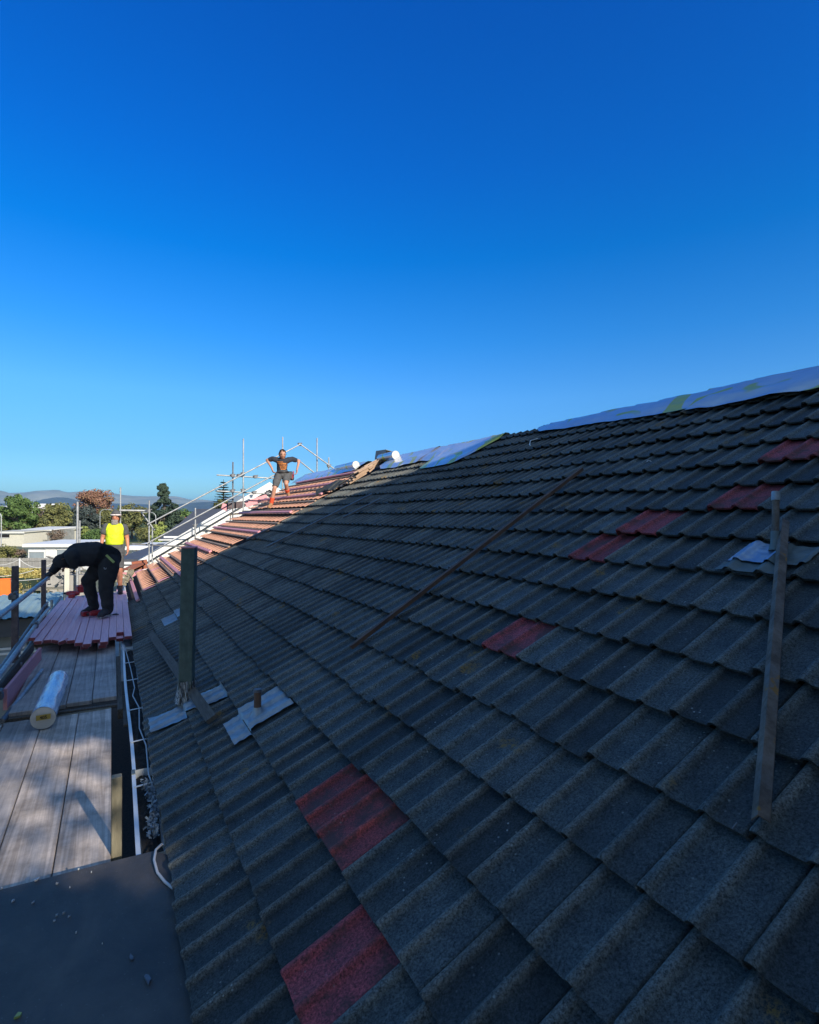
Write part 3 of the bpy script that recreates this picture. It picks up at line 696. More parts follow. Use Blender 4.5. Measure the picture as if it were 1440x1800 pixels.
for (px, py, r, asp) in ((65, 1547, .009, 1.8), (23, 1585, .007, 1.2), (58, 1588, .004, 1.4), (101, 1554, .004, 1.5), (123, 1561, .003, 1), (138, 1529, .004, 1.6), (161, 1534, .003, 1.4),
                         (134, 1641, .003, 1), (3, 1563, .004, 1), (100, 1610, .003, 2.2), (112, 1606, .003, 2.4), (96, 1620, .003, 2.2), (122, 1612, .003, 2), (43, 1545, .003, 1), (180, 1660, .002, 1)):
    if 1513+ (196-px)*.255 > py: continue
    flake(px, py, r, asp=asp, ang=.7, label=LF)
flake(32, 1787, .009, asp=1.5, ang=1, m='limetape', label='pale green leaf flake at the lower left corner of the felt')
flake(232, 1685, .0075, asp=2.6, ang=1.75, m='galvdark', label='upper of two grey rubbed strips on the felt'); flake(260, 1724, .009, asp=3.2, ang=1.75, m='galvdark', label='lower of two grey rubbed strips on the felt')
flake(318, 1611, .008, z=-1.68, asp=1.7, m='cable', label='pale chip at the eave edge of the felt')
# cables
b = MB(); b.tube([(gx-.10, 8.3, gz+.005), (gx-.06, 7.0, gz+.005), (gx-.045, 6.2, gz+.003), (gx-.07, 5.95, gz), (gx-.03, 5.55, gz), (gx-.05, 5.0, gz+.004), (gx-.02, 4.6, gz+.004), (gx-.03, 4.1, gz), (gx-.012, 3.8, gz+.005), (gx+.0, 3.62, gz-.01), (gx+.02, 3.5, gz+.02)], .005, 8)
b.build('cable', M['cable'], label='white cable wandering along the inside of the gutter', cat='cable')
pts = [atz(284, 1484, -1.675), atz(274, 1494, -1.668), atz(271, 1512, -1.668), atz(277, 1534, -1.672), atz(290, 1550, -1.675), atz(305, 1562, -1.676)]
b = MB(); b.tube([pts[0]+Vector((.03, .03, -.06))]+pts, .0062, 10); b.build('cable', M['cable'], label='white cable looping out of the eave onto the black felt', cat='cable')
# fluff in the gutter
b = MB(); fr2 = random.Random(2)
for j in range(480):
    t = fr2.random(); y = 4.0-.72*t; c = Vector((gx-.032+.016*math.sin(y*9)+fr2.gauss(0, .016), y, gz+.004+fr2.gauss(0, .012)))
    d1 = Vector((fr2.gauss(0, 1), fr2.gauss(0, 1), fr2.gauss(0, 1))).normalized()*fr2.uniform(.006, .016); d2 = d1.cross(Vector((fr2.gauss(0, 1), fr2.gauss(0, 1), 1))).normalized()*fr2.uniform(.002, .007)
    b.quad(c-d1-d2, c+d1-d2, c+d1+d2, c-d1+d2)
b.build('insulation_fluff', M['fluff'], label='grey blue insulation fluff caught in the gutter', cat='insulation', kind='stuff')

# the wrapped roll 405
rl = empty('underlay_roll', (-.5, 5.6, DZ), 'pale blue wrapped roll on the near deck with yellow 405 sticker on its end', 'roll')
ra = Vector((-.505, 5.62, DZ+.10)); rdir = (Vector((-.47, 6.85, DZ+.13))-ra).normalized(); RL = 1.22; RR = .094
x_ = rdir.cross(Vector((0, 0, 1))).normalized(); z_ = x_.cross(rdir)
b = MB()
def rw(u, v):
    a = 2*math.pi*v; r = RR*(1+.05*noise.noise(Vector((math.cos(a)*2, math.sin(a)*2, u*5)))+.035*math.sin(a*5+u*7)*noise.noise(Vector((u*8, a, 3))))
    if u > .9: r *= math.sqrt(max(0, 1-((u-.9)/.1)**2*.9))
    return ra+rdir*(u*RL)+x_*math.cos(a)*r+z_*math.sin(a)*r
b.grid(rw, 50, 48); b.build('wrap', M['foilroll'], rl)
b = MB()
def re_(u, v):
    a = 2*math.pi*v; r = RR*(.985)*u; return ra-rdir*(.006+.010*(1-u)+.003*noise.noise(Vector((math.cos(a)*r*40, math.sin(a)*r*40, 1))))+x_*math.cos(a)*r+z_*math.sin(a)*r
b.grid(re_, 10, 40); b.build('roll_end', M['rollend'], rl)
sk = MB(); cc = ra-rdir*.026+z_*.012+x_*.005; sx_ = x_*.052; sz_ = z_*.022
sk.add([cc-sx_-sz_, cc+sx_-sz_*.8, cc+sx_+sz_*1.1, cc-sx_+sz_*.9, cc-sx_-sz_+rdir*.004, cc+sx_-sz_*.8+rdir*.004, cc+sx_+sz_*1.1+rdir*.004, cc-sx_+sz_*.9+rdir*.004], [(0, 1, 2, 3), (7, 6, 5, 4), (0, 4, 5, 1), (1, 5, 6, 2), (2, 6, 7, 3), (3, 7, 4, 0)])
stick = sk.build('sticker', M['sticker'], rl)
def text_part(s_, size, org, X, Z, m, parent, name='lettering', extr=.0008):
    cu = bpy.data.curves.new(name, 'FONT'); cu.body = s_; cu.size = size; cu.align_x = 'CENTER'; cu.align_y = 'CENTER'; cu.extrude = extr; cu.offset = size*.02
    to = bpy.data.objects.new(name+'_tmp', cu); COL.objects.link(to)
    dg = bpy.context.evaluated_depsgraph_get(); me = bpy.data.meshes.new_from_object(to.evaluated_get(dg)); bpy.data.objects.remove(to)
    Y = Z.cross(X) if False else Z
    nrm = X.cross(Z)
    b = MB(); b.add([org+X*v.co.x+Z*v.co.y+nrm*v.co.z for v in me.vertices], [tuple(p.vertices) for p in me.polygons])
    return b.build(name, m, parent)
text_part('405', .036, cc-rdir*.002, x_, z_, M['ink'], stick)

# pink timbers
TZ = -1.585
tb = random.Random(8)
def timber(xf, yf, xb, yb, z, label, tw=0, m='timber'):
    b = MB(); a = Vector((xf, yf, z-.0225)); c = Vector((xb, yb, z-.0225+tb.uniform(-.004, .004)))
    up = Vector((math.sin(tw), 0, math.cos(tw)))
    b.beam(a, c, .088, .043, up, bev=.003)
    d = (a-c).normalized(); x = d.cross(up).normalized(); zz = x.cross(d)
    b.add([a+d*.0015-x*.041-zz*.019, a+d*.0015+x*.041-zz*.019, a+d*.0015+x*.041+zz*.019, a+d*.0015-x*.041+zz*.019], [(0, 1, 2, 3), (3, 2, 1, 0)], 1)
    return b.build('timber_length', [M[m], M['timberend']], label=label, cat='timber', group='pink treated timbers stacked on the deck')
ordn = ['first', 'second', 'third', 'fourth', 'fifth', 'sixth', 'seventh', 'eighth', 'ninth', 'tenth']
fx = [-.42, -.325, -.232, -.138, -.046, .048, .140, .232]
fy = [8.35, 8.12, 8.02, 8.22, 8.05, 8.30, 8.62, 8.26]
for j in range(8):
    xf = fx[j]-.035+0.0*j
    timber(xf+.0, fy[j], xf+.035+tb.uniform(-.006, .006), 13.4+tb.uniform(-.3, .3), TZ+.004*(j % 2), 'straight pink timber on the stack, %s of eight counted from the splayed fan' % ordn[j])
lx = [-.90, -.80, -.70, -.61, -.53, -.475]; lyf = [8.75, 8.45, 8.50, 8.42, 8.35, 8.45]
lbx = [-.86, -.765, -.665, -.56, -.47, -.40]
for j in range(6):
    timber(lx[j]-.02, lyf[j], lbx[j]+.06, 12.6+tb.uniform(-.3, .3), TZ+.002+.004*(j % 2), 'splayed pink timber of the fan by the guard rail, %s from the outside' % ordn[j], tw=[0, .02, -.02, .25, -.35, .3][j])
for j, (xa, yf) in enumerate(((-.30, 8.16), (-.10, 8.12), (-.62, 8.7), (.1, 8.45), (-.8, 8.9))):
    timber(xa, yf, xa+.04, 13.3, TZ-.052, 'pink timber in the lower layer of the stack, %s from the front' % ordn[j])
b = MB()
for yy in (9.0, 12.6): b.beam((-.92, yy, TZ-.135), (.2, yy, TZ-.135), .09, .07)
b.build('bearer', M['wood'], label='two dark cross bearers under the pink timber stack', cat='bearer')

# power tools on the stack
def drill(loc, rz, sc, label, case='redp'):
    t = empty('power_tool', loc, label, 'power tool'); q = Matrix.Rotation(rz, 3, 'Z'); L_ = Vector(loc)
    def P(x, y, z): return L_+q @ (Vector((x, y, z))*sc)
    b = MB(); b.tube([P(-.10, 0, .05), P(-.06, 0, .05), P(.04, 0, .05), P(.09, 0, .05)], [.026*sc, .038*sc, .040*sc, .028*sc], 14); b.build('motor_housing', M[case], t)
    b = MB(); b.tube([P(.09, 0, .05), P(.13, 0, .05), P(.155, 0, .05)], [.02*sc, .018*sc, .008*sc], 12); b.build('chuck', M['blackp'], t)
    b = MB(); b.beam(P(-.03, 0, .04), P(-.07, .12, .03), .035*sc, .03*sc, bev=.006); b.build('handle', M['blackp'], t)
    b = MB(); b.box(P(-.085, .15, .032), (.08*sc, .06*sc, .06*sc), q, bev=.008); b.build('battery', M[case], t)
    return t
pT = atz(128, 1049, TZ); drill((pT.x, pT.y, TZ+.004), 2.6, 1.25, 'red and black power tool lying on the fan of pink timbers')
pT = atz(172, 1084, TZ); drill((pT.x, pT.y, TZ+.004), .5, 1.2, 'red power tool between the boots of the bending worker')
pT = atz(203, 1082, TZ); b = MB(); b.tube([(pT.x-.06, pT.y, TZ+.015), (pT.x, pT.y+.02, TZ+.02), (pT.x+.05, pT.y+.02, TZ+.012)], [.006, .014, .006], 8); b.build('glove', M['blackp'], label='small dark scrap on the pink timbers right of the bending worker', cat='glove')

# clutter behind the workers
def crate(px, py, z, sz, m, label, cat, rz=.2):
    p = atz(px, py, z); b = MB(); q = Matrix.Rotation(rz, 3, 'Z'); t = .02
    x, y, h = sz
    b.box(p+Vector((0, 0, .01)), (x, y, .02), q)
    for sx2, sy2, wx, wy in ((-1, 0, t, y), (1, 0, t, y), (0, -1, x, t), (0, 1, x, t)):
        b.box(p+q @ Vector((sx2*(x/2-t/2), sy2*(y/2-t/2), 0))+Vector((0, 0, h/2+.02)), (wx, wy, h), q, bev=.004)
        b.box(p+q @ Vector((sx2*(x/2-t/2), sy2*(y/2-t/2), 0))+Vector((0, 0, h+.02)), (wx+.01, wy+.01, .02), q)
    return b.build(cat.replace(' ', '_'), m, label=label, cat=cat)
crate(148, 1040, TZ, (.28, .3, .10), M['redp'], 'pink red tray behind the timbers left of the bending worker', 'tray')
crate(205, 1012, -1.75, (.34, .3, .16), M['rustwood'], 'brown box behind the stack right of the bending worker', 'box')
crate(-5, 1047, -3.2, (.9, .6, .62), M['orangep'], 'bright orange crate on the low roof at the left picture edge', 'crate', .1)
cone = empty('safety_cone', atz(148, 1035, -1.75), 'orange cone behind the bending worker, left of his legs', 'cone')
pc_ = wloc(cone)
b = MB(); b.tube([pc_+Vector((0, 0, .02)), pc_+Vector((0, 0, .30))], [.10, .025], 16); b.build('cone', M['orangep'], cone)
b = MB(); b.box(pc_+Vector((0, 0, .012)), (.27, .27, .024), bev=.008); b.build('base', M['orangep'], cone)
# pale junk heap (gutter off-cuts) on the eave beyond the timbers
jr = random.Random(21); heap = MB()
for j in range(16):
    c = rf(-1.5+jr.uniform(-.5, .5), 15.2+jr.uniform(-1.2, .8), .05+jr.random()*.12)
    d = Vector((jr.gauss(0, 1), jr.gauss(0, 1), jr.gauss(0, .3))).normalized()*jr.uniform(.05, .17)
    heap.beam(c-d, c+d, jr.uniform(.03, .08), jr.uniform(.02, .06), bev=.004)
heap.build('rubble_heap', M['stub'], label='pale heap of broken pieces on the eave corner behind the timbers', cat='rubble', kind='stuff')
b = MB(); b.beam(atz(208, 1010, -1.62), atz(246, 1010, -1.62), .06, .12); b.build('timber_length', M['pink'], label='pink board lying crossways beyond the timber stack', cat='timber')
b = MB(); p = atz(240, 1000, -1.5); b.beam(p+Vector((-.25, -.2, 0)), p+Vector((.15, .3, .14)), .3, .03); b.beam(p+Vector((-.1, .4, .05)), p+Vector((.3, .4, .1)), .25, .25); b.build('ridge_cap', M['brick'], label='red ridge tile propped beyond the lower corner of the stripped bay', cat='ridge cap')

# ------------------------------------------------------------------ gable scaffold (beyond the stripped bay)
gs = empty('scaffold', (2.5, 17.3, GZ), 'pale tube scaffold with raking guard rails round the far gable', 'scaffold')
def gt(name, a, c, r=.0215, m='galv', parent=gs):
    b = MB(); b.tube([a, c], r, 10); return b.build(name, M[m], parent)
Yg = 17.2
for (x0, y0, x1, y1, nm) in ((259, 922, 528, 781, 'guard_rail'), (528, 781, 597, 831, 'guard_rail'), (259, 955, 482, 835, 'guard_rail'), (529, 812, 566, 842, 'guard_rail')):
    gt(nm, aty(x0, y0, Yg), aty(x1, y1, Yg))
for (px, top, yy, m) in ((428, 771, 17.35, 'galv'), (409.6, 812, 17.5, 'galvdark'), (497, 768, 17.35, 'galv'), (557.5, 770, 17.35, 'galv'), (578, 804, 17.5, 'galv'), (343.5, 893, 17.35, 'galv'), (262.5, 880, 17.35, 'galv'),
                          (212, 857, 18.5, 'galv'), (136.5, 882, 17.5, 'galv'), (140.5, 915, 19, 'galv'), (268, 928, 19, 'galv')):
    p = aty(px, top, yy); gt('standard', Vector((p.x, p.y, GZ)), p, .0215 if px != 136.5 else .03, m)
gt('ledger', aty(381, 835, 17.42), aty(484, 841, 17.42)); gt('ledger', aty(379, 863, 17.42), aty(476, 868, 17.42)); gt('ledger', aty(210, 897, 17.6), aty(264, 898, 17.6), .03)
gt('ledger', aty(232, 956, 17.6), aty(340, 962, 17.6), .024, 'galvdark'); gt('ledger', aty(212, 897, 18.5), aty(264, 898, 17.4), .02)
gt('brace', aty(248, 900, 18), aty(272, 932, 18), .02)
for (px, py) in ((427, 833), (420, 836), (409, 836), (427, 862), (409, 863), (262, 898), (449, 838), (447, 866), (578, 819), (527, 781), (470, 867), (343, 924)):
    p = aty(px, py, 17.38); b = MB(); b.box(p, (.10, .08, .10), bev=.015); b.tube([p+Vector((-.07, 0, .02)), p+Vector((.08, 0, .04))], .018, 8); b.build('coupler', M['galvdark'], gs)
for (x0, y0, x1, y1, m) in ((390, 890, 401, 893, 'pink'), (399, 890, 430, 886, 'post'), (432, 887, 470, 874, 'pink'), (402, 905, 440, 900, 'wood')):
    b = MB(); b.beam(aty(x0, y0, 17.9), aty(x1, y1, 17.9), .04, .2 if m != 'wood' else .05); b.build('toe_board', M[m], gs)

# ------------------------------------------------------------------ the white gable beyond
wg = empty('house', (5.1, 21, GZ), 'white weatherboard gable of the wing beyond the scaffold', 'house')
ax, az = 5.13, 1.06; ex, ez = .78, -1.60
b = MB()
nb = 26; z0 = -4.6
for j in range(int((az-z0)/.15)+1):
    za = z0+.15*j; zb = za+.15
    def xl(z): return ex+.25 if z <= ez+.1 else ex+.25+(z-ez-.1)*(ax-ex-.25)/(az-ez-.15)
    if zb > az-.02: break
    xa_, xb_ = xl(za), xl(zb)
    b.add([(xa_, 21.0, za), (2*ax-xa_, 21.0, za), (2*ax-xb_, 21.022, zb), (xb_, 21.022, zb), (xa_, 21.022, za), (2*ax-xa_, 21.022, za)], [(0, 1, 2, 3), (4, 5, 1, 0)])
b.add([(ex+.25, 21.05, GZ), (2*ax-ex-.25, 21.05, GZ), (2*ax-ex-.25, 21.05, ez), (ax, 21.05, az-.08), (ex+.25, 21.05, ez)], [(0, 1, 2, 3, 4)])
b.build('wall', M['white'], wg)
b = MB()
for sg in (1, -1):
    E_ = (ax+sg*(ex-ax), ez+.14); A_ = (ax, az+.18); V_ = []
    for yy in (20.64, 20.70): V_ += [(E_[0], yy, E_[1]), (A_[0], yy, A_[1]), (A_[0], yy, A_[1]-.27), (E_[0], yy, E_[1]-.24)]
    b.add(V_, [(0, 1, 2, 3), (7, 6, 5, 4), (0, 4, 5, 1), (3, 2, 6, 7), (0, 3, 7, 4)])
b.build('bargeboard', M['white'], wg)
b = MB()
for sg in (1, -1):
    e_ = Vector((ax+sg*(ex-ax), 20.7, ez)); r_ = Vector((ax, 20.7, az+.02)); dy = Vector((0, .9, 0)); tt = Vector((0, 0, .04))
    b.add([e_, r_, r_+dy, e_+dy, e_+tt, r_+tt, r_+dy+tt, e_+dy+tt], [(0, 1, 2, 3), (7, 6, 5, 4), (0, 4, 5, 1), (3, 2, 6, 7), (0, 3, 7, 4)])
b.build('roof', M['roofgrey'], wg)
b = MB(); b.box((.35, 21.2, -1.78), (1.6, .5, .10)); b.box((.35, 20.93, -1.70), (1.6, .06, .06)); b.build('soffit', M['white'], wg)

# ------------------------------------------------------------------ neighbours
def house_box(name, x0px, x1px, D, ztop, zroof, depth, wall, roof, label, cat='house', windows=(), ang=None, rooftype='flat', over=.3):
    A = atd(x0px, D); B = atd(x1px, D); d = (B-A); W_ = d.length; d.normalize(); n = Vector((-d.y, d.x, 0)) # away from the camera
    t = empty(name, (A+B)/2, label, cat); 
    def P(u, v, z): return A+d*u+n*v+Vector((0, 0, z-GZ))
    b = MB(); b.add([P(0, 0, GZ), P(W_, 0, GZ), P(W_, 0, ztop), P(0, 0, ztop), P(0, depth, GZ), P(W_, depth, GZ), P(W_, depth, ztop), P(0, depth, ztop)],
                    [(0, 1, 2, 3), (5, 4, 7, 6), (1, 5, 6, 2), (4, 0, 3, 7)]); b.build('wall', wall, t)
    b = MB(); o_ = over
    if rooftype == 'flat':
        vs = [P(-o_, -o_, ztop), P(W_+o_, -o_, ztop), P(W_+o_, depth+o_, zroof), P(-o_, depth+o_, zroof)]; tt = Vector((0, 0, .16))
        b.add(vs+[v+tt for v in vs], [(3, 2, 1, 0), (4, 5, 6, 7), (0, 1, 5, 4), (1, 2, 6, 5), (2, 3, 7, 6), (3, 0, 4, 7)])
    elif rooftype == 'ridge':
        r0, r1 = P(0-o_, depth/2, zroof), P(W_+o_, depth/2, zroof)
        vs = [P(-o_, -o_, ztop), P(W_+o_, -o_, ztop), r1, r0, P(-o_, depth+o_, ztop), P(W_+o_, depth+o_, ztop)]
        b.add(vs, [(0, 1, 2, 3), (3, 2, 5, 4), (0, 3, 4), (1, 5, 2)]); 
        b2 = MB(); b2.box((0, 0, 0), (.01, .01, .01))
    else: # hip
        h_ = min(W_/2, depth/2)*.95
        vs = [P(-o_, -o_, ztop), P(W_+o_, -o_, ztop), P(W_-h_, depth/2, zroof), P(h_, depth/2, zroof), P(-o_, depth+o_, ztop), P(W_+o_, depth+o_, ztop)]
        b.add(vs, [(0, 1, 2, 3), (3, 2, 5, 4), (0, 3, 4), (1, 5, 2)])
    b.build('roof', roof, t)
    b = MB(); b.beam(P(-o_, -o_-.03, ztop-.05), P(W_+o_, -o_-.03, ztop-.05), .1, .14); b.build('gutter', M['white'], t)
    for (u0, u1, za, zb, m) in windows:
        b = MB(); pa, pb = u0*W_, u1*W_
        b.add([P(pa, -.06, za), P(pb, -.06, za), P(pb, -.06, zb), P(pa, -.06, zb), P(pa, .0, za), P(pb, 0, za), P(pb, 0, zb), P(pa, 0, zb)], [(0, 1, 2, 3), (0, 4, 5, 1), (1, 5, 6, 2), (2, 6, 7, 3), (3, 7, 4, 0)])
        f_ = b.build('door' if m == 'white' and zb-za > 1.5 else 'window', M[m], t)
        b = MB()
        for (e0, e1) in (((pa, za), (pb, za)), ((pb, za), (pb, zb)), ((pb, zb), (pa, zb)), ((pa, zb), (pa, za))):
            b.beam(P(e0[0], -.08, e0[1]), P(e1[0], -.08, e1[1]), .05, .06)
        b.build('frame', M['white'], f_)
    return t
# low shed with corrugated roof at the left
sh = empty('shed', (-3, 17.5, GZ), 'low neighbouring shed with blue green corrugated roof and dark fascia at left', 'shed')
b = MB()
def corr(u, v):
    x = -6.2+5.0*u; y = 16.4+4.9*v; return Vector((x, y, -2.46+.022*max(-.6, min(.6, 1.4*math.sin(x/.2*6.283)))))
b.grid(corr, 400, 4); b.build('roof', M['corr'], sh)
b = MB(); b.box((-3.75, 16.62, -2.73), (4.9, .05, .42)); b.build('fascia', M['roofgrey'], sh)
b = MB(); b.box((-3.8, 19.0, (GZ-2.55)/2), (4.7, 4.4, -2.55-GZ)); b.build('wall', M['conc'], sh)
b = MB(); b.box((-3.3, 16.73, -3.62), (3.3, .05, .75)); w_ = b.build('window', M['glass'], sh)
b = MB()
for z in (-3.24, -3.36, -3.98): b.box((-3.3, 16.69, z), (3.4, .06, .05))
b.build('frame', M['white'], w_)
# house the felt belongs to / yard
b = MB(); b.box((-10, 24, GZ+.004), (24, 30, .006)); b.build('path', M['conc'], kind='structure')
b = MB(); b.box((-.4, 8, GZ+.012), (3.2, 22, .006)); b.build('shade_dark_strip', M['muck'], kind='structure')  # dark strip added so the ground in the gutter gap looks shaded
b = MB(); p = atd(130, 108); b.box((p.x, p.y, GZ+.02), (40, 24, .03), Matrix.Rotation(-.1, 3, 'Z')); b.build('lawn', M['grass'], kind='structure')

house_box('garage', 50, 128, 50, -2.66, -2.5, 5, M['white'], M['white'], 'long low white garage with pale roller doors behind the paling fence', 'garage',
          windows=((.04, .36, -4.7, -3.2, 'glass'), (.40, .63, -4.9, -2.95, 'white'), (.66, .97, -4.6, -3.0, 'glass')))
house_box('carport', -8, 42, 92, -2.75, -2.6, 6, M['cream'], M['cream'], 'flat roofed cream carport with dark opening at the left picture edge', 'carport', windows=((.1, .5, -3.6, -3.0, 'dark'),))
house_box('shed', 42, 90, 100, -2.6, -2.2, 7, M['conc'], M['white'], 'grey walled shed with a bright white roof below the trees', 'shed')
house_box('shed', 92, 115, 108, -2.95, -2.5, 5, M['cream'], M['cream'], 'small cream shed with brown shrub before it, right of the white roofed shed', 'shed')
house_box('house', 286, 350, 62, -2.6, -1.0, 9, M['white'], M['roofgrey'], 'house with plain dark grey roof behind the guard rails', 'house', rooftype='ridge', windows=((.1, .3, -4, -3, 'glass'),))
house_box('house', 305, 470, 44, -1.6, .62, 12, M['white'], M['roofgrey'], 'larger house with dark slate grey roof directly behind the white gable', 'house', rooftype='ridge', over=.5)
house_box('house', 312, 326, 130, -1.9, -.3, 8, M['brick'], M['brick'], 'small orange brick house far off beside the conifer', 'house', rooftype='ridge', windows=((.1, .5, -3, -2.1, 'white'),))
house_box('house', 215, 270, 32, -2.62, -2.0, 5, M['cream'], M['roofgrey'], 'low dark roofed outbuilding behind the man in the yellow vest', 'outbuilding', rooftype='flat', windows=((.4, .9, -3.6, -2.8, 'dark'),))
house_box('shed', 232, 300, 40, -2.30, -2.2, 3, M['white'], M['white'], 'white flat roofed outbuilding left of the gable foot', 'outbuilding')
house_box('building', 40, 92, 330, -.2, 7.2, 10, M['white'], M['white'], 'far white commercial building seen between the left trees', 'building')
house_box('building', -30, 12, 330, 5.2, 6.0, 10, M['white'], M['white'], 'far white commercial building at the left picture edge behind the green tree', 'building')

# fences
def fence(x0, x1, D, h, m, label, n, gap=.02):
    A = atd(x0, D); B = atd(x1, D); d = B-A; W_ = d.length; d.normalize()
    t = empty('fence', (A+B)/2, label, 'fence'); b = MB(); f2 = random.Random(int(D))
    for j in range(n):
        p = A+d*(W_*(j+.5)/n); hh = h+f2.uniform(-.02, .02)
        b.beam(p, p+Vector((0, 0, hh)), W_/n-gap, .02, d.cross(Vector((0, 0, 1))))
    b.build('paling', m, t)
    b = MB()
    for z in (.25, h-.2): b.beam(A+Vector((0, 0, z))-d.cross(Vector((0, 0, 1)))*-.04, B+Vector((0, 0, z))-d.cross(Vector((0, 0, 1)))*-.04, .05, .08)
    b.build('rail', m, t)
    return t
fence(-10, 100, 45, 1.62, M['fence'], 'grey weathered paling fence behind the yellow green hedge', 60)
fence(196, 262, 26, 1.5, M['fence'], 'grey paling fence seen behind the man in the yellow vest', 24)
pt_ = atd(35, 40); 
b = MB(); b.tube([pt_, pt_+Vector((0, 0, 1.95))], .05, 8); b.build('fence_post', M['white'], label='white post with slack ropes beside the grey paling fence', cat='post')
b = MB(); q1 = pt_+Vector((0, 0, 1.9)); q0 = atd(-10, 40, -3.5); q2 = atd(95, 40, -3.3)
for (a, c, s_) in ((q0, q1, .15), (q1, q2, .5), (atd(-10, 36, -3.9), atd(60, 36, -3.5), .1), (atd(-10, 34, -3.9), atd(90, 34, -3.7), .12)):
    b.tube([a.lerp(c, t)-Vector((0, 0, s_*4*t*(1-t))) for t in [i/10 for i in range(11)]], .018, 5, caps=False)
b.build('rope', M['white'], label='slack white ropes hanging before the fence and hedge', cat='rope')

# ------------------------------------------------------------------ trees
def leafmat(name, c, c2):
    return mat(name, c, .75, col2=c2, scale=.9, detail=4, mixpos=(.4, .6), spec=.2)
LM = {'green': leafmat('leaf_green', (0.112, 0.180, 0.053), (0.063, 0.112, 0.035)), 'olive': leafmat('leaf_olive', (0.195, 0.195, 0.068), (0.105, 0.119, 0.049)),
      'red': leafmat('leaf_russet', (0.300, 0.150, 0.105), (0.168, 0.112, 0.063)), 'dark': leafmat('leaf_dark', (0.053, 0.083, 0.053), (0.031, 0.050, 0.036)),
      'blue': leafmat('leaf_bluegreen', (0.075, 0.098, 0.090), (0.049, 0.063, 0.059)), 'lime': leafmat('leaf_lime', (0.330, 0.390, 0.105), (0.196, 0.238, 0.070)),
      'hedge': leafmat('leaf_hedge', (0.510, 0.420, 0.150), (0.238, 0.238, 0.084)), 'brown': leafmat('leaf_brown', (0.225, 0.165, 0.128), (0.140, 0.119, 0.084))}
M['bark'] = mat('bark', (.14, .12, .10), .95, noise_amt=.4, scale=6)
def tree(name, px, D, ytop, rpx, leaf, label, cat='tree', base_frac=.25, n=3000, ls=.28, seed=1, shape='round', trunk=True, asp=1.0, group=None):
    rt = random.Random(seed); A = atd(px, D); zt = (907-ytop)/F_PX*D; H = zt-GZ; Rr = rpx*1.08/F_PX*D; n = int(n*1.3)
    t = empty(name, A, label, cat, group); b = MB()
    cz = GZ+H*(base_frac+(1-base_frac)/2); ch = H*(1-base_frac)/2
    blobs = []
    nb_ = 60 if shape != 'cone' else 70
    for j in range(nb_):
        if shape == 'round':
            th = rt.uniform(0, 6.283); ph = math.acos(rt.uniform(-.9, 1)); rr = rt.uniform(.25, .90)**.8
            c = Vector((math.cos(th)*math.sin(ph)*Rr*rr, math.sin(th)*math.sin(ph)*Rr*rr, math.cos(ph)*ch*rr)); r = Rr*rt.uniform(.18, .36)
        elif shape == 'cone':
            f = rt.random()**1.2; th = rt.uniform(0, 6.283); w_ = Rr*(1-f*.86)*rt.uniform(.25, 1.05)
            c = Vector((math.cos(th)*w_, math.sin(th)*w_, -ch+2*ch*f*.95)); r = Rr*(.25-.16*f)
        else:
            th = rt.uniform(0, 6.283); c = Vector((math.cos(th)*Rr*rt.random(), math.sin(th)*Rr*.6*rt.random(), rt.uniform(-.8, .6)*ch)); r = max(Rr*.22, ch*.4)
        blobs.append((c, r))
    C_ = Vector((A.x, A.y, cz))
    for j in range(n):
        c, r = blobs[rt.randrange(nb_)]
        d = Vector((rt.gauss(0, 1), rt.gauss(0, 1), rt.gauss(0, 1))).normalized()*r*rt.uniform(.55, 1.08)
        d.z *= .75*asp; p = C_+c+d
        nrm = (d.normalized()+Vector((rt.gauss(0, .5), rt.gauss(0, .5), rt.gauss(0, .5)+.3))).normalized()
        x = nrm.cross(Vector((rt.gauss(0, 1), rt.gauss(0, 1), rt.gauss(0, 1)))).normalized(); y = nrm.cross(x)
        s_ = ls*rt.uniform(.5, 1.1)
        b.add([p-x*s_*.5, p-y*s_*.32+x*.1*s_, p+x*s_*.6, p+y*s_*.32], [(0, 1, 2, 3)])
    b.build('crown', LM[leaf], t)
    if trunk:
        b = MB(); b.tube([A, A+Vector((0, 0, H*.25)), A+Vector((Rr*.05, 0, H*.5)), A+Vector((Rr*.08, 0, H*.8))], [.035*H, .028*H, .018*H, .006*H], 8, caps=False)
        for j in range(9):
            s0 = A+Vector((0, 0, H*rt.uniform(.15, .55))); c, r = blobs[j]
            e0 = C_+c*.8; b.tube([s0, s0.lerp(e0, .5)+Vector((0, 0, -.05*H)), e0], [.016*H, .01*H, .004*H], 6, caps=False)
        b.build('trunk', M['bark'], t)
    return t
tree('round_tree', 29, 112, 864, 30, 'green', 'rounded dense green tree at the left, behind the carport', n=5200, ls=.55, seed=1, base_frac=.12)
tree('shrub_tree', 72, 118, 890, 18, 'brown', 'brownish bare twigged shrub between the green tree and the olive one', n=2200, ls=.5, seed=2, base_frac=.1)
tree('broad_tree', 98, 115, 884, 27, 'olive', 'broad olive green tree left of the tall pale scaffold tube', n=4600, ls=.5, seed=3, base_frac=.1)
tree('broad_tree', 146, 122, 886, 25, 'blue', 'dark blue green tree behind the tall pale scaffold tube', n=4400, ls=.5, seed=4, base_frac=.08)
tree('russet_tree', 166, 135, 857, 31, 'red', 'russet autumn tree rising above the man in the yellow vest', n=4300, ls=.55, seed=5, base_frac=.35)
tree('broad_tree', 188, 126, 893, 26, 'olive', 'yellowish olive tree directly behind the man in the yellow vest', n=3800, ls=.5, seed=6, base_frac=.05)
tree('broad_tree', 232, 120, 884, 30, 'olive', 'loose olive tree right of the man in the yellow vest', n=4600, ls=.5, seed=7, base_frac=.05)
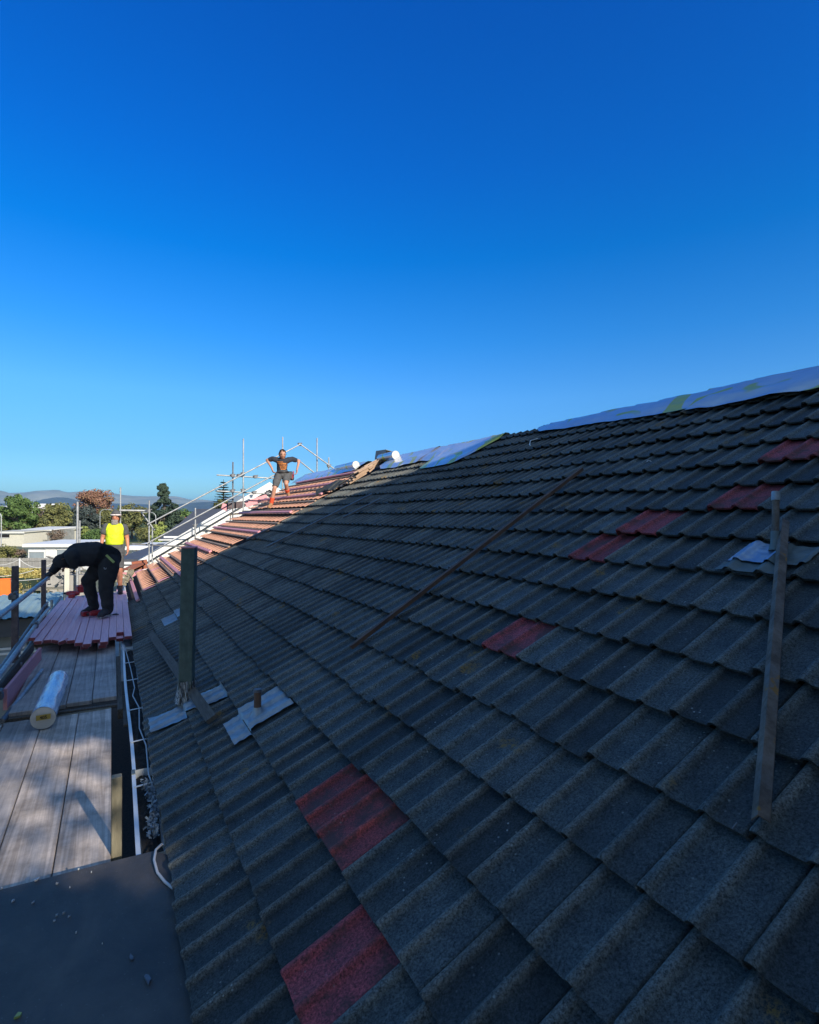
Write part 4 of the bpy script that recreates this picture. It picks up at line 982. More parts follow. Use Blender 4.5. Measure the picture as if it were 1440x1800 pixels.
tree('conifer', 287, 105, 848, 40, 'dark', 'tall dark conifer behind the raking guard rails', n=7500, ls=.55, seed=8, base_frac=.12, shape='cone')
tree('shrub_tree', 150, 100, 926, 11, 'lime', 'pale lime shrub beside the two short scaffold tubes', 'shrub', n=1500, ls=.28, seed=9, base_frac=.1)
tree('shrub_tree', 282, 80, 916, 15, 'lime', 'rounded lime green shrub below the conifer', 'shrub', n=1900, ls=.25, seed=10, base_frac=.05)
tree('shrub_tree', 260, 90, 920, 22, 'olive', 'low olive shrub at the foot of the conifer', 'shrub', n=2400, ls=.28, seed=11, base_frac=.02)
tree('shrub_tree', 100, 96, 928, 13, 'brown', 'brown shrub by the small cream shed', 'shrub', n=1300, ls=.25, seed=12, base_frac=.05)
tree('shrub_tree', 15, 52, 954, 22, 'olive', 'olive shrub in front of the carport at the left edge', 'shrub', n=2600, ls=.2, seed=13, base_frac=.02)
tree('shrub_tree', 36, 52, 958, 9, 'brown', 'small brown shrub beside the white garage', 'shrub', n=800, ls=.16, seed=14, base_frac=.02)
tree('shrub_tree', 180, 100, 930, 30, 'green', 'green shrubbery beyond the back of the bending worker', 'shrub', n=3400, ls=.35, seed=15, base_frac=.02)
tree('shrub_tree', 322, 112, 905, 24, 'olive', 'olive trees between the conifer and the dark roofs', n=2600, ls=.4, seed=16, base_frac=.02)
tree('shrub_tree', 392, 70, 871, 17, 'olive', 'olive tree below the norfolk pine behind the scaffold', n=2600, ls=.3, seed=17, base_frac=.3)
for j, (px_, D_, yt, r_, lf, lb) in enumerate(((60, 135, 893, 22, 'olive', 'olive tree far back between the round tree and the broad olive one'), (120, 140, 890, 24, 'green', 'green tree far back behind the broad olive tree'), (212, 140, 892, 24, 'green', 'green tree far back right of the yellow vested man'),
        (255, 130, 890, 22, 'olive', 'olive tree far back left of the conifer'), (320, 140, 893, 22, 'green', 'green tree far back right of the conifer'), (352, 120, 898, 20, 'olive', 'olive tree far back beyond the slate roof'), (5, 130, 893, 20, 'olive', 'olive tree far back at the left picture edge'))):
    tree('broad_tree', px_, D_, yt, r_, lf, lb, n=3200, ls=.5, seed=60+j, base_frac=.03)
# norfolk pine: whorls of level branches
A = atd(393, 95); zt = (907-843)/F_PX*95; t = empty('norfolk_pine', A, 'slim tiered pine with level branches seen past the two close scaffold tubes', 'tree')
b = MB(); b.tube([A, Vector((A.x, A.y, zt))], [.35, .04], 8, caps=False); b.build('trunk', M['bark'], t)
b = MB(); r9 = random.Random(31); H_ = zt-GZ
for j in range(15):
    z = GZ+H_*(.42+.56*j/15); L_ = 2.5*(1-j/16)+.25
    for q in range(8):
        a = q*.785+j*.4; c = Vector((A.x, A.y, z)); e = c+Vector((math.cos(a)*L_, math.sin(a)*L_, .10*L_))
        for s_ in range(16):
            f = (s_+1)/16; p = c.lerp(e, f); w_ = .26*(1-.4*f)
            x = Vector((-math.sin(a), math.cos(a), 0))*w_; y = Vector((math.cos(a), math.sin(a), 0))*.12
            zq = Vector((0, 0, r9.uniform(-.05, .16))); b.add([p-x+zq, p-y*1.0, p+x+zq, p+y+Vector((0, 0, .08))], [(0, 1, 2, 3)])
b.build('crown', LM['dark'], t)
# hedge: clipped and yellowish, one long thing
b = MB(); hd = random.Random(6)
A = atd(-15, 38); B = atd(126, 36); d = B-A
for j in range(15000):
    f = hd.random(); th = hd.uniform(0, math.pi); p = A+d*f; n2 = Vector((-d.y, d.x, 0)).normalized()
    r = .9+.12*noise.noise(Vector((f*40, th*2, 0)))*2
    p = p+n2*(-math.cos(th)*r)+Vector((0, 0, .15+math.sin(th)**.6*1.35*(1+.08*noise.noise(Vector((f*30, 5, 0))))-hd.random()*.15-(.7*hd.random() if th < .5 else 0)))
    x = Vector((hd.gauss(0, 1), hd.gauss(0, 1), hd.gauss(0, .6))).normalized()*.075; y = x.cross(Vector((hd.gauss(0, 1), hd.gauss(0, 1), 1))).normalized()*.055
    b.add([p-x, p-y, p+x, p+y], [(0, 1, 2, 3)])
b.build('hedge', LM['hedge'], label='mottled yellow green clipped hedge in front of the grey fence', cat='hedge')
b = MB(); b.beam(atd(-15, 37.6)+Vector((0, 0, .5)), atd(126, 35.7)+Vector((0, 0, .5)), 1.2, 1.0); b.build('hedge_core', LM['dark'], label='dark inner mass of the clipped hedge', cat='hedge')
# pallets / slabs behind the shed
for j, (x0, x1, D, z) in enumerate(((42, 74, 31, -4.1), (86, 118, 31, -4.05))):
    A = atd(x0, D, z); B = atd(x1, D, z); b = MB()
    n2 = Vector((-(B-A).y, (B-A).x, 0)).normalized()
    for q in range(6): b.beam(A+n2*(q*.22), B+n2*(q*.22), .19, .04)
    for s_ in (0, .5, 1):
        pq = A.lerp(B, s_); b.beam(pq+Vector((0, 0, -.02)), Vector((pq.x, pq.y, GZ)), .08, .08, (0, 1, 0))
    b.build('bench_table', M['stub'], label=['pale slatted bench top left of the grey post behind the shed', 'pale slatted bench top right behind the shed roof'][j], cat='bench')
b = MB(); p = atd(60.5, 29); b.box((p.x, p.y, GZ+.8), (.5, .5, 1.6)); 
p = atz(101, 1018, -3.6); 
b = MB(); b.box((p.x, p.y+1.5, (GZ-3.15)/2), (1.3, .8, -3.15-GZ), bev=.03); b.box((p.x, p.y+1.5, -3.1), (1.5, 1.0, .06)); b.build('cabinet', M['fence'], label='grey cabinet with pale top behind the shed roof', cat='cabinet')
b = MB(); p = aty(118, 990, 17.3); b.box((p.x, p.y, (p.z+GZ)/2), (.12, .12, p.z-GZ), bev=.01); b.build('fence_post', M['cream'], label='cream timber post under the chest of the bending worker', cat='post')
hp = random.Random(44); b = MB()
for j in range(40):
    c = aty(131, 1010, 18)+Vector((hp.gauss(0, .25), hp.gauss(0, .2), hp.gauss(0, .25))); d = Vector((hp.gauss(0, 1), hp.gauss(0, 1), hp.gauss(0, 1))).normalized()*hp.uniform(.05, .16)
    b.beam(c-d, c+d, hp.uniform(.05, .14), .03)
p = aty(131, 1010, 18); b.beam(Vector((p.x, p.y, GZ)), Vector((p.x, p.y, p.z)), .5, .4, (0, 1, 0))
b.build('rubble_heap', M['fence'], label='grey white rubble and rags piled up behind the bending worker', cat='rubble', kind='stuff')
# street lamps
def lamp(px, D, ytop, side, label):
    A = atd(px, D); zt = (907-ytop)/F_PX*D; t = empty('street_lamp', A, label, 'street lamp')
    b = MB(); pts = [A, A+Vector((0, 0, (zt-GZ)*.86))]
    for j in range(1, 7):
        a = j/6*math.pi/2; pts.append(A+CR*(side*(1-math.cos(a))*.9)+Vector((0, 0, (zt-GZ)*.86+math.sin(a)*(zt-GZ)*.14)))
    pts.append(pts[-1]+CR*side*.8); b.tube(pts, .07, 8); b.build('pole', M['galv'], t)
    b = MB(); b.box(pts[-1]+CR*side*.25, (.6, .25, .12), bev=.04); b.build('lamp_head', M['galv'], t)
lamp(2.5, 75, 899, -1, 'curved pale street lamp at the left picture edge')
lamp(274, 95, 901, -1, 'curved street lamp in front of the conifer')
lamp(176, 110, 896, 1, 'small pale street lamp left of the yellow vested man')

# ------------------------------------------------------------------ people
def skin_mesh(nodes, edges, root, sub=2, vox=.0125):
    """one continuous surface grown over the joints: tapered limbs fused by a voxel remesh, then smoothed"""
    bm = bmesh.new(); n = 18
    for a, c in edges:
        A_, ra_0 = Vector(nodes[a][0]), nodes[a][1]; C_, rc_0 = Vector(nodes[c][0]), nodes[c][1]
        fl = 1.0
        if isinstance(ra_0, tuple): ra_0 = sum(ra_0)/2
        if isinstance(rc_0, tuple): rc_0 = sum(rc_0)/2
        if a == 'chest' and c.endswith('_sh'): ra_0 = min(ra_0, rc_0*1.45)
        if a == 'pelvis' and c.endswith('_hip'): ra_0 = min(ra_0, rc_0*1.05)
        if a == 'chest' and c == 'neck': ra_0 = ra_0*.72
        d = (C_-A_); L_ = d.length
        if L_ < 1e-4: continue
        d.normalize(); x = d.cross(Vector((.31, .17, .93))).normalized(); y = x.cross(d); rings = []
        prof = [(-math.cos(t), math.sin(t), 0) for t in [.12, .45, .8, 1.2, math.pi/2]]+[(math.cos(t), math.sin(t), 1) for t in [math.pi/2-.001, 1.2, .8, .45, .12]]
        prof = prof[:5]+[(0, 1, .33), (0, 1, .67)]+prof[5:]
        for ca, sa, e in prof:
            r = ra_0+(rc_0-ra_0)*e; o_ = A_+d*(L_*e+ca*r)
            mus = 1.0+(.06*math.sin(math.pi*e) if c.endswith(('_kn', '_an', '_el')) else 0)
            rings.append([bm.verts.new(o_+(x*math.cos(q)+y*math.sin(q))*sa*r*mus) for q in [2*math.pi*k/n for k in range(n)]])
        for r0, r1 in zip(rings[:-1], rings[1:]):
            for k in range(n): bm.faces.new((r0[k], r0[(k+1) % n], r1[(k+1) % n], r1[k]))
        bm.faces.new(rings[0][::-1]); bm.faces.new(rings[-1])
    bmesh.ops.recalc_face_normals(bm, faces=bm.faces)
    me = bpy.data.meshes.new('sk'); bm.to_mesh(me); bm.free()
    o = bpy.data.objects.new('sk', me); COL.objects.link(o)
    m_ = o.modifiers.new('r', 'REMESH'); m_.mode = 'VOXEL'; m_.voxel_size = vox
    m2_ = o.modifiers.new('s', 'SMOOTH'); m2_.factor = .6; m2_.iterations = 7
    dg = bpy.context.evaluated_depsgraph_get(); ev = bpy.data.meshes.new_from_object(o.evaluated_get(dg))
    vs = [v.co.copy() for v in ev.vertices]; fs = [tuple(p.vertices) for p in ev.polygons]
    bpy.data.objects.remove(o); return vs, fs
def chains(*cs):
    e = []
    for c in cs: e += list(zip(c[:-1], c[1:]))
    return e
def head_mesh(b, c, up, fwd, s=1.0, mi=0):
    """a head with brow, eye sockets, nose, mouth, chin and ears; c = centre"""
    up = up.normalized(); fwd = (fwd-up*fwd.dot(up)).normalized(); sd = fwd.cross(up)
    nu, nv = 22, 28; vs = []
    for i in range(nu+1):
        th = math.pi*i/nu
        for j in range(nv):
            ph = 2*math.pi*j/nv; x = math.sin(th)*math.sin(ph); y = math.sin(th)*math.cos(ph); z = math.cos(th)
            X = x*.074; Y = y*.092; Z = z*.115
            if z < 0: X *= 1-.32*(-z)**1.5; Y *= 1-.10*(-z)
            if y > .3:
                f = (y-.3)/.7
                if abs(x) < .16: Y += .024*f*math.exp(-((z+.12)/.16)**2)*math.exp(-(x/.1)**2)       # nose
                for sx_ in (-.34, .34): Y -= .012*f*math.exp(-((z-.06)/.10)**2)*math.exp(-((x-sx_)/.16)**2)  # eyes
                Y += .006*f*math.exp(-((z-.24)/.08)**2)                                                  # brow
                Y -= .005*f*math.exp(-((z+.42)/.035)**2)*math.exp(-(x/.25)**2)                           # mouth
                Y += .010*f*math.exp(-((z+.72)/.16)**2)*math.exp(-(x/.3)**2)                             # chin
            vs.append(c+sd*X*s+fwd*Y*s+up*Z*s)
    fs = [(i*nv+j, i*nv+(j+1) % nv, (i+1)*nv+(j+1) % nv, (i+1)*nv+j) for i in range(nu) for j in range(nv)]
    b.add(vs, fs, mi, True)
    for sg in (-1, 1):
        e = c+sd*sg*.028*s+fwd*.079*s+up*.008*s; b.tube([e-sd*.014*s, e, e+sd*.014*s], [.003*s, .0085*s, .003*s], 8, 1); b.tube([e-sd*.018*s+up*.018*s, e+fwd*.006*s+up*.022*s, e+sd*.018*s+up*.017*s], .0045*s, 6, 1)
    e = c+fwd*.081*s-up*.048*s; b.tube([e-sd*.022*s, e+fwd*.006*s, e+sd*.022*s], [.002, .005*s, .002], 6, 2)
    for sg in (-1, 1):   # ears
        e = c+sd*sg*.076*s+fwd*-.004*s; b.add([e+up*.03*s, e+fwd*.014*s+up*.015*s+sd*sg*.006*s, e+fwd*.008*s-up*.03*s, e-fwd*.018*s+up*.02*s+sd*sg*.018*s, e-fwd*.012*s-up*.02*s+sd*sg*.01*s], [(0, 1, 3), (1, 2, 4, 3), (0, 3, 1), (1, 3, 4, 2)], mi, True)
    return sd, fwd, up
def hand(nodes, edges, pre, wrist, tip_dir, palm_n, curl=.5, s=1.0):
    """palm plus four fingers of different length and a thumb, added to the skeleton"""
    d = tip_dir.normalized(); n = (palm_n-d*palm_n.dot(d)).normalized(); x = d.cross(n)
    nodes[pre+'palm'] = (wrist+d*.055*s, (.036*s, .016*s)); edges.append((pre+'wrist', pre+'palm'))
    F = []
    for j, (off, ln) in enumerate(((-.030, .070), (-.010, .080), (.010, .074), (.029, .058))):
        k0 = wrist+d*.085*s+x*off*s; a = curl
        p1 = k0+(d*math.cos(a*.6)+n*math.sin(a*.6))*ln*.5*s; p2 = p1+(d*math.cos(a*1.5)+n*math.sin(a*1.5))*ln*.5*s
        F.append([wrist+d*.045*s+x*off*.7*s, k0, p1, p2])
    tb_ = [wrist+d*.02*s-x*.02*s, wrist+d*.045*s-x*.046*s+n*.006*s, wrist+d*.078*s-x*.052*s+n*.02*s]
    return F, tb_
def fingers(b, F, tb_, s=1.0, mi=0):
    for f in F: b.tube(f, [.0095*s, .0095*s, .0088*s, .0065*s], 8, mi)
    b.tube(tb_, [.013*s, .011*s, .008*s], 8, mi)
TORSO = {('pelvis', 'belly'): (0, 1), ('belly', 'chest'): (0, 1), ('chest', 'neck'): (0, .85), ('chest', 'l_sh'): (0, 1), ('chest', 'r_sh'): (0, 1)}
def W(*ds, **kw):
    o = {}
    for d in ds: o.update(d)
    return o
def make_person(loc, label, pos, rad, skinm, head_c, head_up, head_f, hands, clothes, extra=None, hs=1.0):
    """pos: joints; body is one mesh (skin grown over the skeleton, head and fingers joined in)"""
    nodes = {n: (Vector(pos[n]), rad[n]) for n in pos}; edges = chains(*BODY); fing = []
    for side, (td, pn, cu) in hands.items():
        fing.append(hand(nodes, edges, side, nodes[side+'wrist'][0], Vector(td), Vector(pn), cu))
    vs, fs = skin_mesh(nodes, edges, 'pelvis')
    b = MB(); b.add(vs, fs, 0, True)
    for F, tbb in fing: fingers(b, F, tbb)
    head_mesh(b, head_c, head_up, head_f, hs)
    body = b.build('person', [skinm, M['hair'], M['lip']], loc=loc, label=label, cat='person')
    BV = vs; bm = bmesh.new(); vv = [bm.verts.new(v) for v in vs]
    for f in fs: bm.faces.new([vv[i] for i in f])
    bm.normal_update(); nrm = [v.normal.copy() for v in vv]; bm.free()
    P = {n: (Vector(pos[n]), rad[n] if not isinstance(rad[n], tuple) else max(rad[n])) for n in pos}
    for sd_ in ('l_', 'r_'):
        w_ = P[sd_+'wrist'][0]; P[sd_+'hand'] = (w_+Vector(hands[sd_][0]).normalized()*.09, .03)
    bones = chains(*BODY)+[('l_wrist', 'l_hand'), ('r_wrist', 'r_hand')]
    lab = []
    for v in BV:
        best = None
        for (a, c) in bones:
            A_, ra_0 = P[a]; C_, rc_0 = P[c]; d = C_-A_; t = max(0, min(1, (v-A_).dot(d)/d.length_squared))
            q = (v-A_-d*t).length-(ra_0+(rc_0-ra_0)*t)
            if best is None or q < best[0]: best = (q, (a, c), t)
        lab.append(best[1:])
    for (nm, spec, grow, m) in clothes:
        def ok(i):
            bo, t = lab[i]; r = spec.get(bo); return r is not None and r[0] <= t <= r[1]
        keep = [f for f in fs if sum(ok(i) for i in f) >= len(f)-1]
        used = sorted({i for f in keep for i in f}); ix = {i: k for k, i in enumerate(used)}
        cc_ = MB(); nU = len(used)
        cc_.add([BV[i]+nrm[i]*(grow+.012*noise.noise(BV[i]*11)+.005*noise.noise(BV[i]*27)) for i in used]+[BV[i]+nrm[i]*.001 for i in used], [tuple(ix[i] for i in f) for f in keep], 0, True)
        ec = {}
        for f in keep:
            for a, c in zip(f, f[1:]+f[:1]): ec[(a, c)] = 1
        rim = [(ix[c], ix[a], ix[a]+nU, ix[c]+nU) for (a, c) in ec if (c, a) not in ec]
        nb = {}
        for (c, a, _, _) in rim: nb.setdefault(a, []).append(c); nb.setdefault(c, []).append(a)
        for _ in range(14):
            for off in (0, nU):
                new = {k: (cc_.v[k+off]+sum((cc_.v[q+off] for q in ns), Vector()))/(1+len(ns)) for k, ns in nb.items()}
                for k, p_ in new.items(): cc_.v[k+off] = p_
        for f in rim: cc_.f.append(list(f)); cc_.m.append(0); cc_.sm.append(True)
        cc_.build(nm, m, body)
    return body
BODY = [['pelvis', 'belly', 'chest', 'neck', 'headb'], ['chest', 'l_sh', 'l_el', 'l_wrist'], ['chest', 'r_sh', 'r_el', 'r_wrist'],
        ['pelvis', 'l_hip', 'l_kn', 'l_an', 'l_to'], ['pelvis', 'r_hip', 'r_kn', 'r_an', 'r_to']]
RAD = {'pelvis': .125, 'belly': .118, 'chest': .132, 'neck': .055, 'headb': .050, 'l_sh': .060, 'r_sh': .060, 'l_el': .041, 'r_el': .041, 'l_wrist': .027, 'r_wrist': .027,
       'l_hip': .090, 'r_hip': .090, 'l_kn': .058, 'r_kn': .058, 'l_an': .040, 'r_an': .040, 'l_to': .034, 'r_to': .034}
V = Vector
FOOT = {('l_an', 'l_to'): (0, 1), ('r_an', 'r_to'): (0, 1), ('l_kn', 'l_an'): (.80, 1), ('r_kn', 'r_an'): (.80, 1)}
def boots(body, pairs, m, solem=None):
    bt = [c for c in body.children if c.name.startswith('boots')][0]
    for an, to in pairs:
        b = MB(); an = V(an); to = V(to); d = (to-an); d.z *= .3; d.normalize(); rt_ = Matrix.Rotation(math.atan2(d.y, d.x)-math.pi/2, 3, 'Z')
        b.box(an+d*.055-V((0, 0, .078)), (.095, .20, .028), rt_, bev=.010); b.box(an+d*.135-V((0, 0, .080)), (.080, .14, .024), rt_, bev=.011); b.build('sole', solem or M['boot'], bt)

# (1) worker on the stripped bay, facing the camera, elbows out
Y1 = 13.7
def q1(x, y, dy=0): return aty(360+x/7.2, 760+y/7.2, Y1+dy)
pos = {'pelvis': q1(985, 525), 'belly': q1(978, 450), 'chest': q1(980, 370, -.03), 'neck': q1(985, 322, -.08), 'headb': q1(985, 295, -.13),
       'r_sh': q1(862, 335), 'r_el': q1(788, 350, .08), 'r_wrist': q1(850, 452, -.05), 'l_sh': q1(1105, 340), 'l_el': q1(1195, 362, .08), 'l_wrist': q1(1168, 470, -.05),
       'r_hip': q1(935, 545), 'r_kn': q1(885, 700, -.12), 'r_an': q1(838, 918, .0), 'r_to': q1(815, 945, -.14),
       'l_hip': q1(1035, 540), 'l_kn': q1(1030, 650, -.18), 'l_an': q1(1050, 772, .06), 'l_to': q1(1066, 800, -.10)}
ra_ = {k: (v*.93 if not isinstance(v, tuple) else v) for k, v in RAD.items()}; ra_['chest'] = .115; ra_['l_sh'] = ra_['r_sh'] = .050; ra_['l_el'] = ra_['r_el'] = .037
p1_ = make_person(rf(9.9, 13.7), 'man in black T-shirt and shorts walking down the stripped bay, elbows out', pos, ra_, M['skin'],
    q1(985, 280, -.15), V((.0, -.25, 1)), V((-.15, -1, -.45)),
    {'r_': ((.25, -.1, -1), (1, 0, 0), .9), 'l_': ((-.1, -.1, -1), (-1, 0, 0), .9)},
    [('t_shirt', W(TORSO, {('pelvis', 'belly'): (.25, 1), ('r_sh', 'r_el'): (0, .62), ('l_sh', 'l_el'): (0, .62)}), .015, M['navy']),
     ('shorts', {('pelvis', 'belly'): (0, .6), ('pelvis', 'r_hip'): (0, 1), ('pelvis', 'l_hip'): (0, 1), ('r_hip', 'r_kn'): (0, .93), ('l_hip', 'l_kn'): (0, .8)}, .018, M['greycloth']), ('boots', FOOT, .012, M['tan'])])
for s_, a_, k_ in (('r', 'r_an', 'r_kn'), ('l', 'l_an', 'l_kn')):
    b = MB(); A_ = V(pos[a_]); K_ = V(pos[k_]); b.tube([A_, A_.lerp(K_, .2), A_.lerp(K_, .42)], [.047, .053, .059], 12); b.build('sock', M['sock'], p1_)
boots(p1_, ((pos['r_an'], pos['r_to']), (pos['l_an'], pos['l_to'])), M['tan'])
def hair_cap(body, c, up, f, s=1.0, m=None, front=.25, name='hair', back=-.35, grow=1.08):
    up = up.normalized(); f = (f-up*f.dot(up)).normalized(); sd = f.cross(up); b = MB(); hr = random.Random(5)
    nu, nv = 12, 26; vs = []
    for i in range(nu+1):
        for j in range(nv+1):
            ph = 2*math.pi*j/nv; lim = math.acos(front+(back-front)*(.5-.5*math.cos(ph))); th = lim*i/nu
            q = grow+.04*hr.random()
            vs.append(c+sd*math.sin(th)*math.sin(ph)*.074*s*q+f*math.sin(th)*math.cos(ph)*.092*s*q+up*math.cos(th)*.115*s*q)
    b.add(vs, [(i*(nv+1)+j, i*(nv+1)+j+1, (i+1)*(nv+1)+j+1, (i+1)*(nv+1)+j) for i in range(nu) for j in range(nv)], 0, True)
    return b.build(name, m or M['hair'], body)
hb = MB(); hr_ = random.Random(17); hc1 = q1(985, 280, -.15)
for j in range(330):
    d = V((hr_.gauss(0, 1), hr_.gauss(0, 1), hr_.gauss(0, 1))).normalized()
    if d.z < .05 and d.y < .15: continue
    if d.z < .42 and d.y < -.25: continue
    if d.z < -.45: continue
    c_ = hc1+V((d.x*.080, d.y*.095+.004, d.z*.122)); r_ = hr_.uniform(.010, .019); e_ = V((hr_.gauss(0, 1), hr_.gauss(0, 1), hr_.gauss(0, 1))).normalized()*r_
    hb.tube([c_-e_, c_, c_+e_], [r_*.4, r_, r_*.4], 6)
hb.build('hair', M['hair'], p1_)
from mathutils.bvhtree import BVHTree
sh_ = [c for c in p1_.children if c.name.startswith('t_shirt')][0]; wl = wloc(sh_)
bvh = BVHTree.FromPolygons([v.co+wl for v in sh_.data.vertices], [tuple(p.vertices) for p in sh_.data.polygons])
def onshirt(x, y):
    d = q1(x, y, 0).normalized(); hit = bvh.ray_cast(Vector((0, 0, 0)), d)
    return (hit[0]-d*.004) if hit[0] else q1(x, y, -.16)
b = MB(); pr_ = random.Random(2)
for j, (xa, xb, yy, h_) in enumerate(((918, 985, 372, 9), (925, 1045, 390, 14), (935, 1050, 410, 10), (945, 1035, 428, 10), (955, 1030, 448, 14), (962, 1022, 466, 8))):
    x0 = xa
    while x0 < xb:
        x1 = x0+pr_.uniform(6, 16); dy = 6*(x0-xa)/100+pr_.uniform(-1, 1); hh = h_*pr_.uniform(.75, 1.05)
        P4 = [onshirt(x0, yy-hh/2+dy), onshirt(x1-2, yy-hh/2+dy), onshirt(x1-2+pr_.uniform(-2, 2), yy+hh/2+dy), onshirt(x0+pr_.uniform(-2, 2), yy+hh/2+dy)]
        b.add(P4+[p+V((0, .006, 0)) for p in P4], [(0, 1, 2, 3), (0, 4, 5, 1), (2, 6, 7, 3)]); x0 = x1+pr_.uniform(0, 3)
b.build('shirt_print', M['orangeprint'], p1_)
tbx = empty('tool_belt', q1(1090, 540), 'black tool belt with pouches and red hammer worn by the man on the roof', 'tool belt')
b = MB(); b.tube([q1(985, 508)+V((.145*math.cos(a), .135*math.sin(a), .012*math.cos(a))) for a in [i*math.pi/12 for i in range(25)]], .024, 8, caps=False); b.build('belt', M['blackp'], tbx)
b = MB(); b.box(q1(1075, 545, -.02), (.13, .10, .20), bev=.02); b.box(q1(1105, 570, .05), (.09, .09, .15), bev=.02); b.build('pouch', M['blackp'], tbx)
b = MB(); b.tube([q1(1120, 490), q1(1125, 570)], .014, 8); b.box(q1(1100, 560, -.05), (.05, .03, .12), bev=.008); b.build('hammer', M['redp'], tbx)

# (2) man in yellow vest standing on the timbers
Y2 = 12.9
def q2(x, y, dy=0): return aty(x/4, 760+y/4, Y2+dy)
hz = TZ
pel = q2(806, 800); sy_ = {}
pos = {'pelvis': pel, 'belly': q2(806, 745), 'chest': q2(808, 690), 'neck': q2(812, 640, -.02), 'headb': q2(815, 610, -.03),
       'r_sh': q2(745, 665), 'r_el': q2(722, 740, .02), 'r_wrist': q2(712, 800, -.04), 'l_sh': q2(872, 665), 'l_el': q2(895, 745, .02), 'l_wrist': q2(901, 815, -.06),
       'r_hip': q2(778, 830), 'r_kn': V((q2(775, 900).x, Y2-.05, hz+.50)), 'r_an': V((q2(772, 900).x, Y2, hz+.095)), 'r_to': V((q2(765, 900).x, Y2-.15, hz+.05)),
       'l_hip': q2(834, 830), 'l_kn': V((q2(842, 900).x, Y2-.05, hz+.50)), 'l_an': V((q2(845, 900).x, Y2, hz+.095)), 'l_to': V((q2(850, 900).x, Y2-.15, hz+.05))}
ra2 = dict(RAD); ra2['chest'] = .14; ra2['belly'] = .14; ra2['pelvis'] = .13
p2_ = make_person((pel.x, Y2, hz), 'bearded man in yellow vest and headband standing behind the stooping worker', pos, ra2, M['skinred'],
    q2(815, 597, -.05), V((0, -.05, 1)), V((-.25, -1, -.12)), {'r_': ((0, -.15, -1), (1, 0, 0), .5), 'l_': ((-.05, -.2, -1), (-1, 0, 0), .5)},
    [('t_shirt', W(TORSO, {('pelvis', 'belly'): (.3, 1), ('r_sh', 'r_el'): (0, .7), ('l_sh', 'l_el'): (0, .7)}), .014, M['greycloth']),
     ('vest', W(TORSO, {('pelvis', 'belly'): (.2, 1), ('chest', 'l_sh'): (0, .93), ('chest', 'r_sh'): (0, .93)}), .030, M['hivis']),
     ('shorts', {('pelvis', 'belly'): (0, .6), ('pelvis', 'r_hip'): (0, 1), ('pelvis', 'l_hip'): (0, 1), ('r_hip', 'r_kn'): (0, .95), ('l_hip', 'l_kn'): (0, .95)}, .020, M['greycloth']), ('boots', FOOT, .012, M['boot'])])
boots(p2_, ((pos['r_an'], pos['r_to']), (pos['l_an'], pos['l_to'])), M['boot'])
hc = q2(815, 597, -.05); hu = V((0, -.05, 1)); hf = V((-.25, -1, -.12))
hair_cap(p2_, hc, hu, hf, 1.0, front=.30, back=-.95, grow=1.14)
hair_cap(p2_, hc+V((0, 0, .012)), hu, hf, 1.0, front=.50, back=.3, grow=1.22, name='cap', m=M['greycloth'])
b = MB()
for r0, zc in ((1.2, .052), ):
    ring = []
    for j in range(25):
        a = 2*math.pi*j/24; ring.append(hc+V((math.sin(a)*.074*1.16, -math.cos(a)*.092*1.16, .048)))
    b.tube(ring, .017, 8, caps=False)
b.build('headband', M['band'], p2_)
b = MB(); bf = hf.normalized(); br = random.Random(3)
for j in range(420):
    a = br.uniform(-1.1, 1.1); z = br.uniform(-.13, -.045); p = hc+V((math.sin(a)*.062-.02, -math.cos(a)*.088, z+.0)); b.beam(p, p+V((br.gauss(0, .004), -.004, -.022)), .006, .004)
b.build('beard', M['beard'], p2_)

# (3) bending worker in black
Y3 = 10.1
def q3(x, y, dy=0): return aty(90+x/8, 950+y/8, Y3+dy)
pos = {'pelvis': q3(805, 245, 0), 'belly': q3(610, 190, .0), 'chest': q3(400, 200, 0), 'neck': q3(260, 225, -.02), 'headb': q3(215, 260, -.04),
       'l_sh': q3(250, 225, .14), 'l_el': q3(105, 330, .2), 'l_wrist': q3(5, 455, .06), 'r_sh': q3(300, 215, -.15), 'r_el': q3(330, 345, -.12), 'r_wrist': q3(265, 350, .10),
       'l_hip': q3(720, 330, .12), 'l_kn': q3(520, 560, .16), 'l_an': q3(608, 935, .35), 'l_to': q3(520, 990, .30),
       'r_hip': q3(820, 340, -.10), 'r_kn': q3(770, 650, -.15), 'r_an': q3(800, 985, -.15), 'r_to': q3(745, 1060, -.55)}
pos['l_an'] = V((pos['l_an'].x, 10.35, TZ+.12)); pos['l_to'] = V((pos['l_an'].x-.14, 10.28, TZ+.05))
pos['r_an'] = V((pos['r_an'].x, 9.95, TZ+.12)); pos['r_to'] = V((pos['r_an'].x-.10, 9.82, TZ+.05))
ra3 = dict(RAD); ra3 = {k: v*1.12 if not isinstance(v, tuple) else v for k, v in ra3.items()}; ra3.update({'pelvis': .165, 'belly': .175, 'chest': .165, 'l_hip': .118, 'r_hip': .128, 'l_kn': .075, 'r_kn': .082, 'l_an': .050, 'r_an': .050, 'l_sh': .075, 'r_sh': .085, 'l_el': .055, 'neck': .085})
h3 = q3(165, 285, -.05)
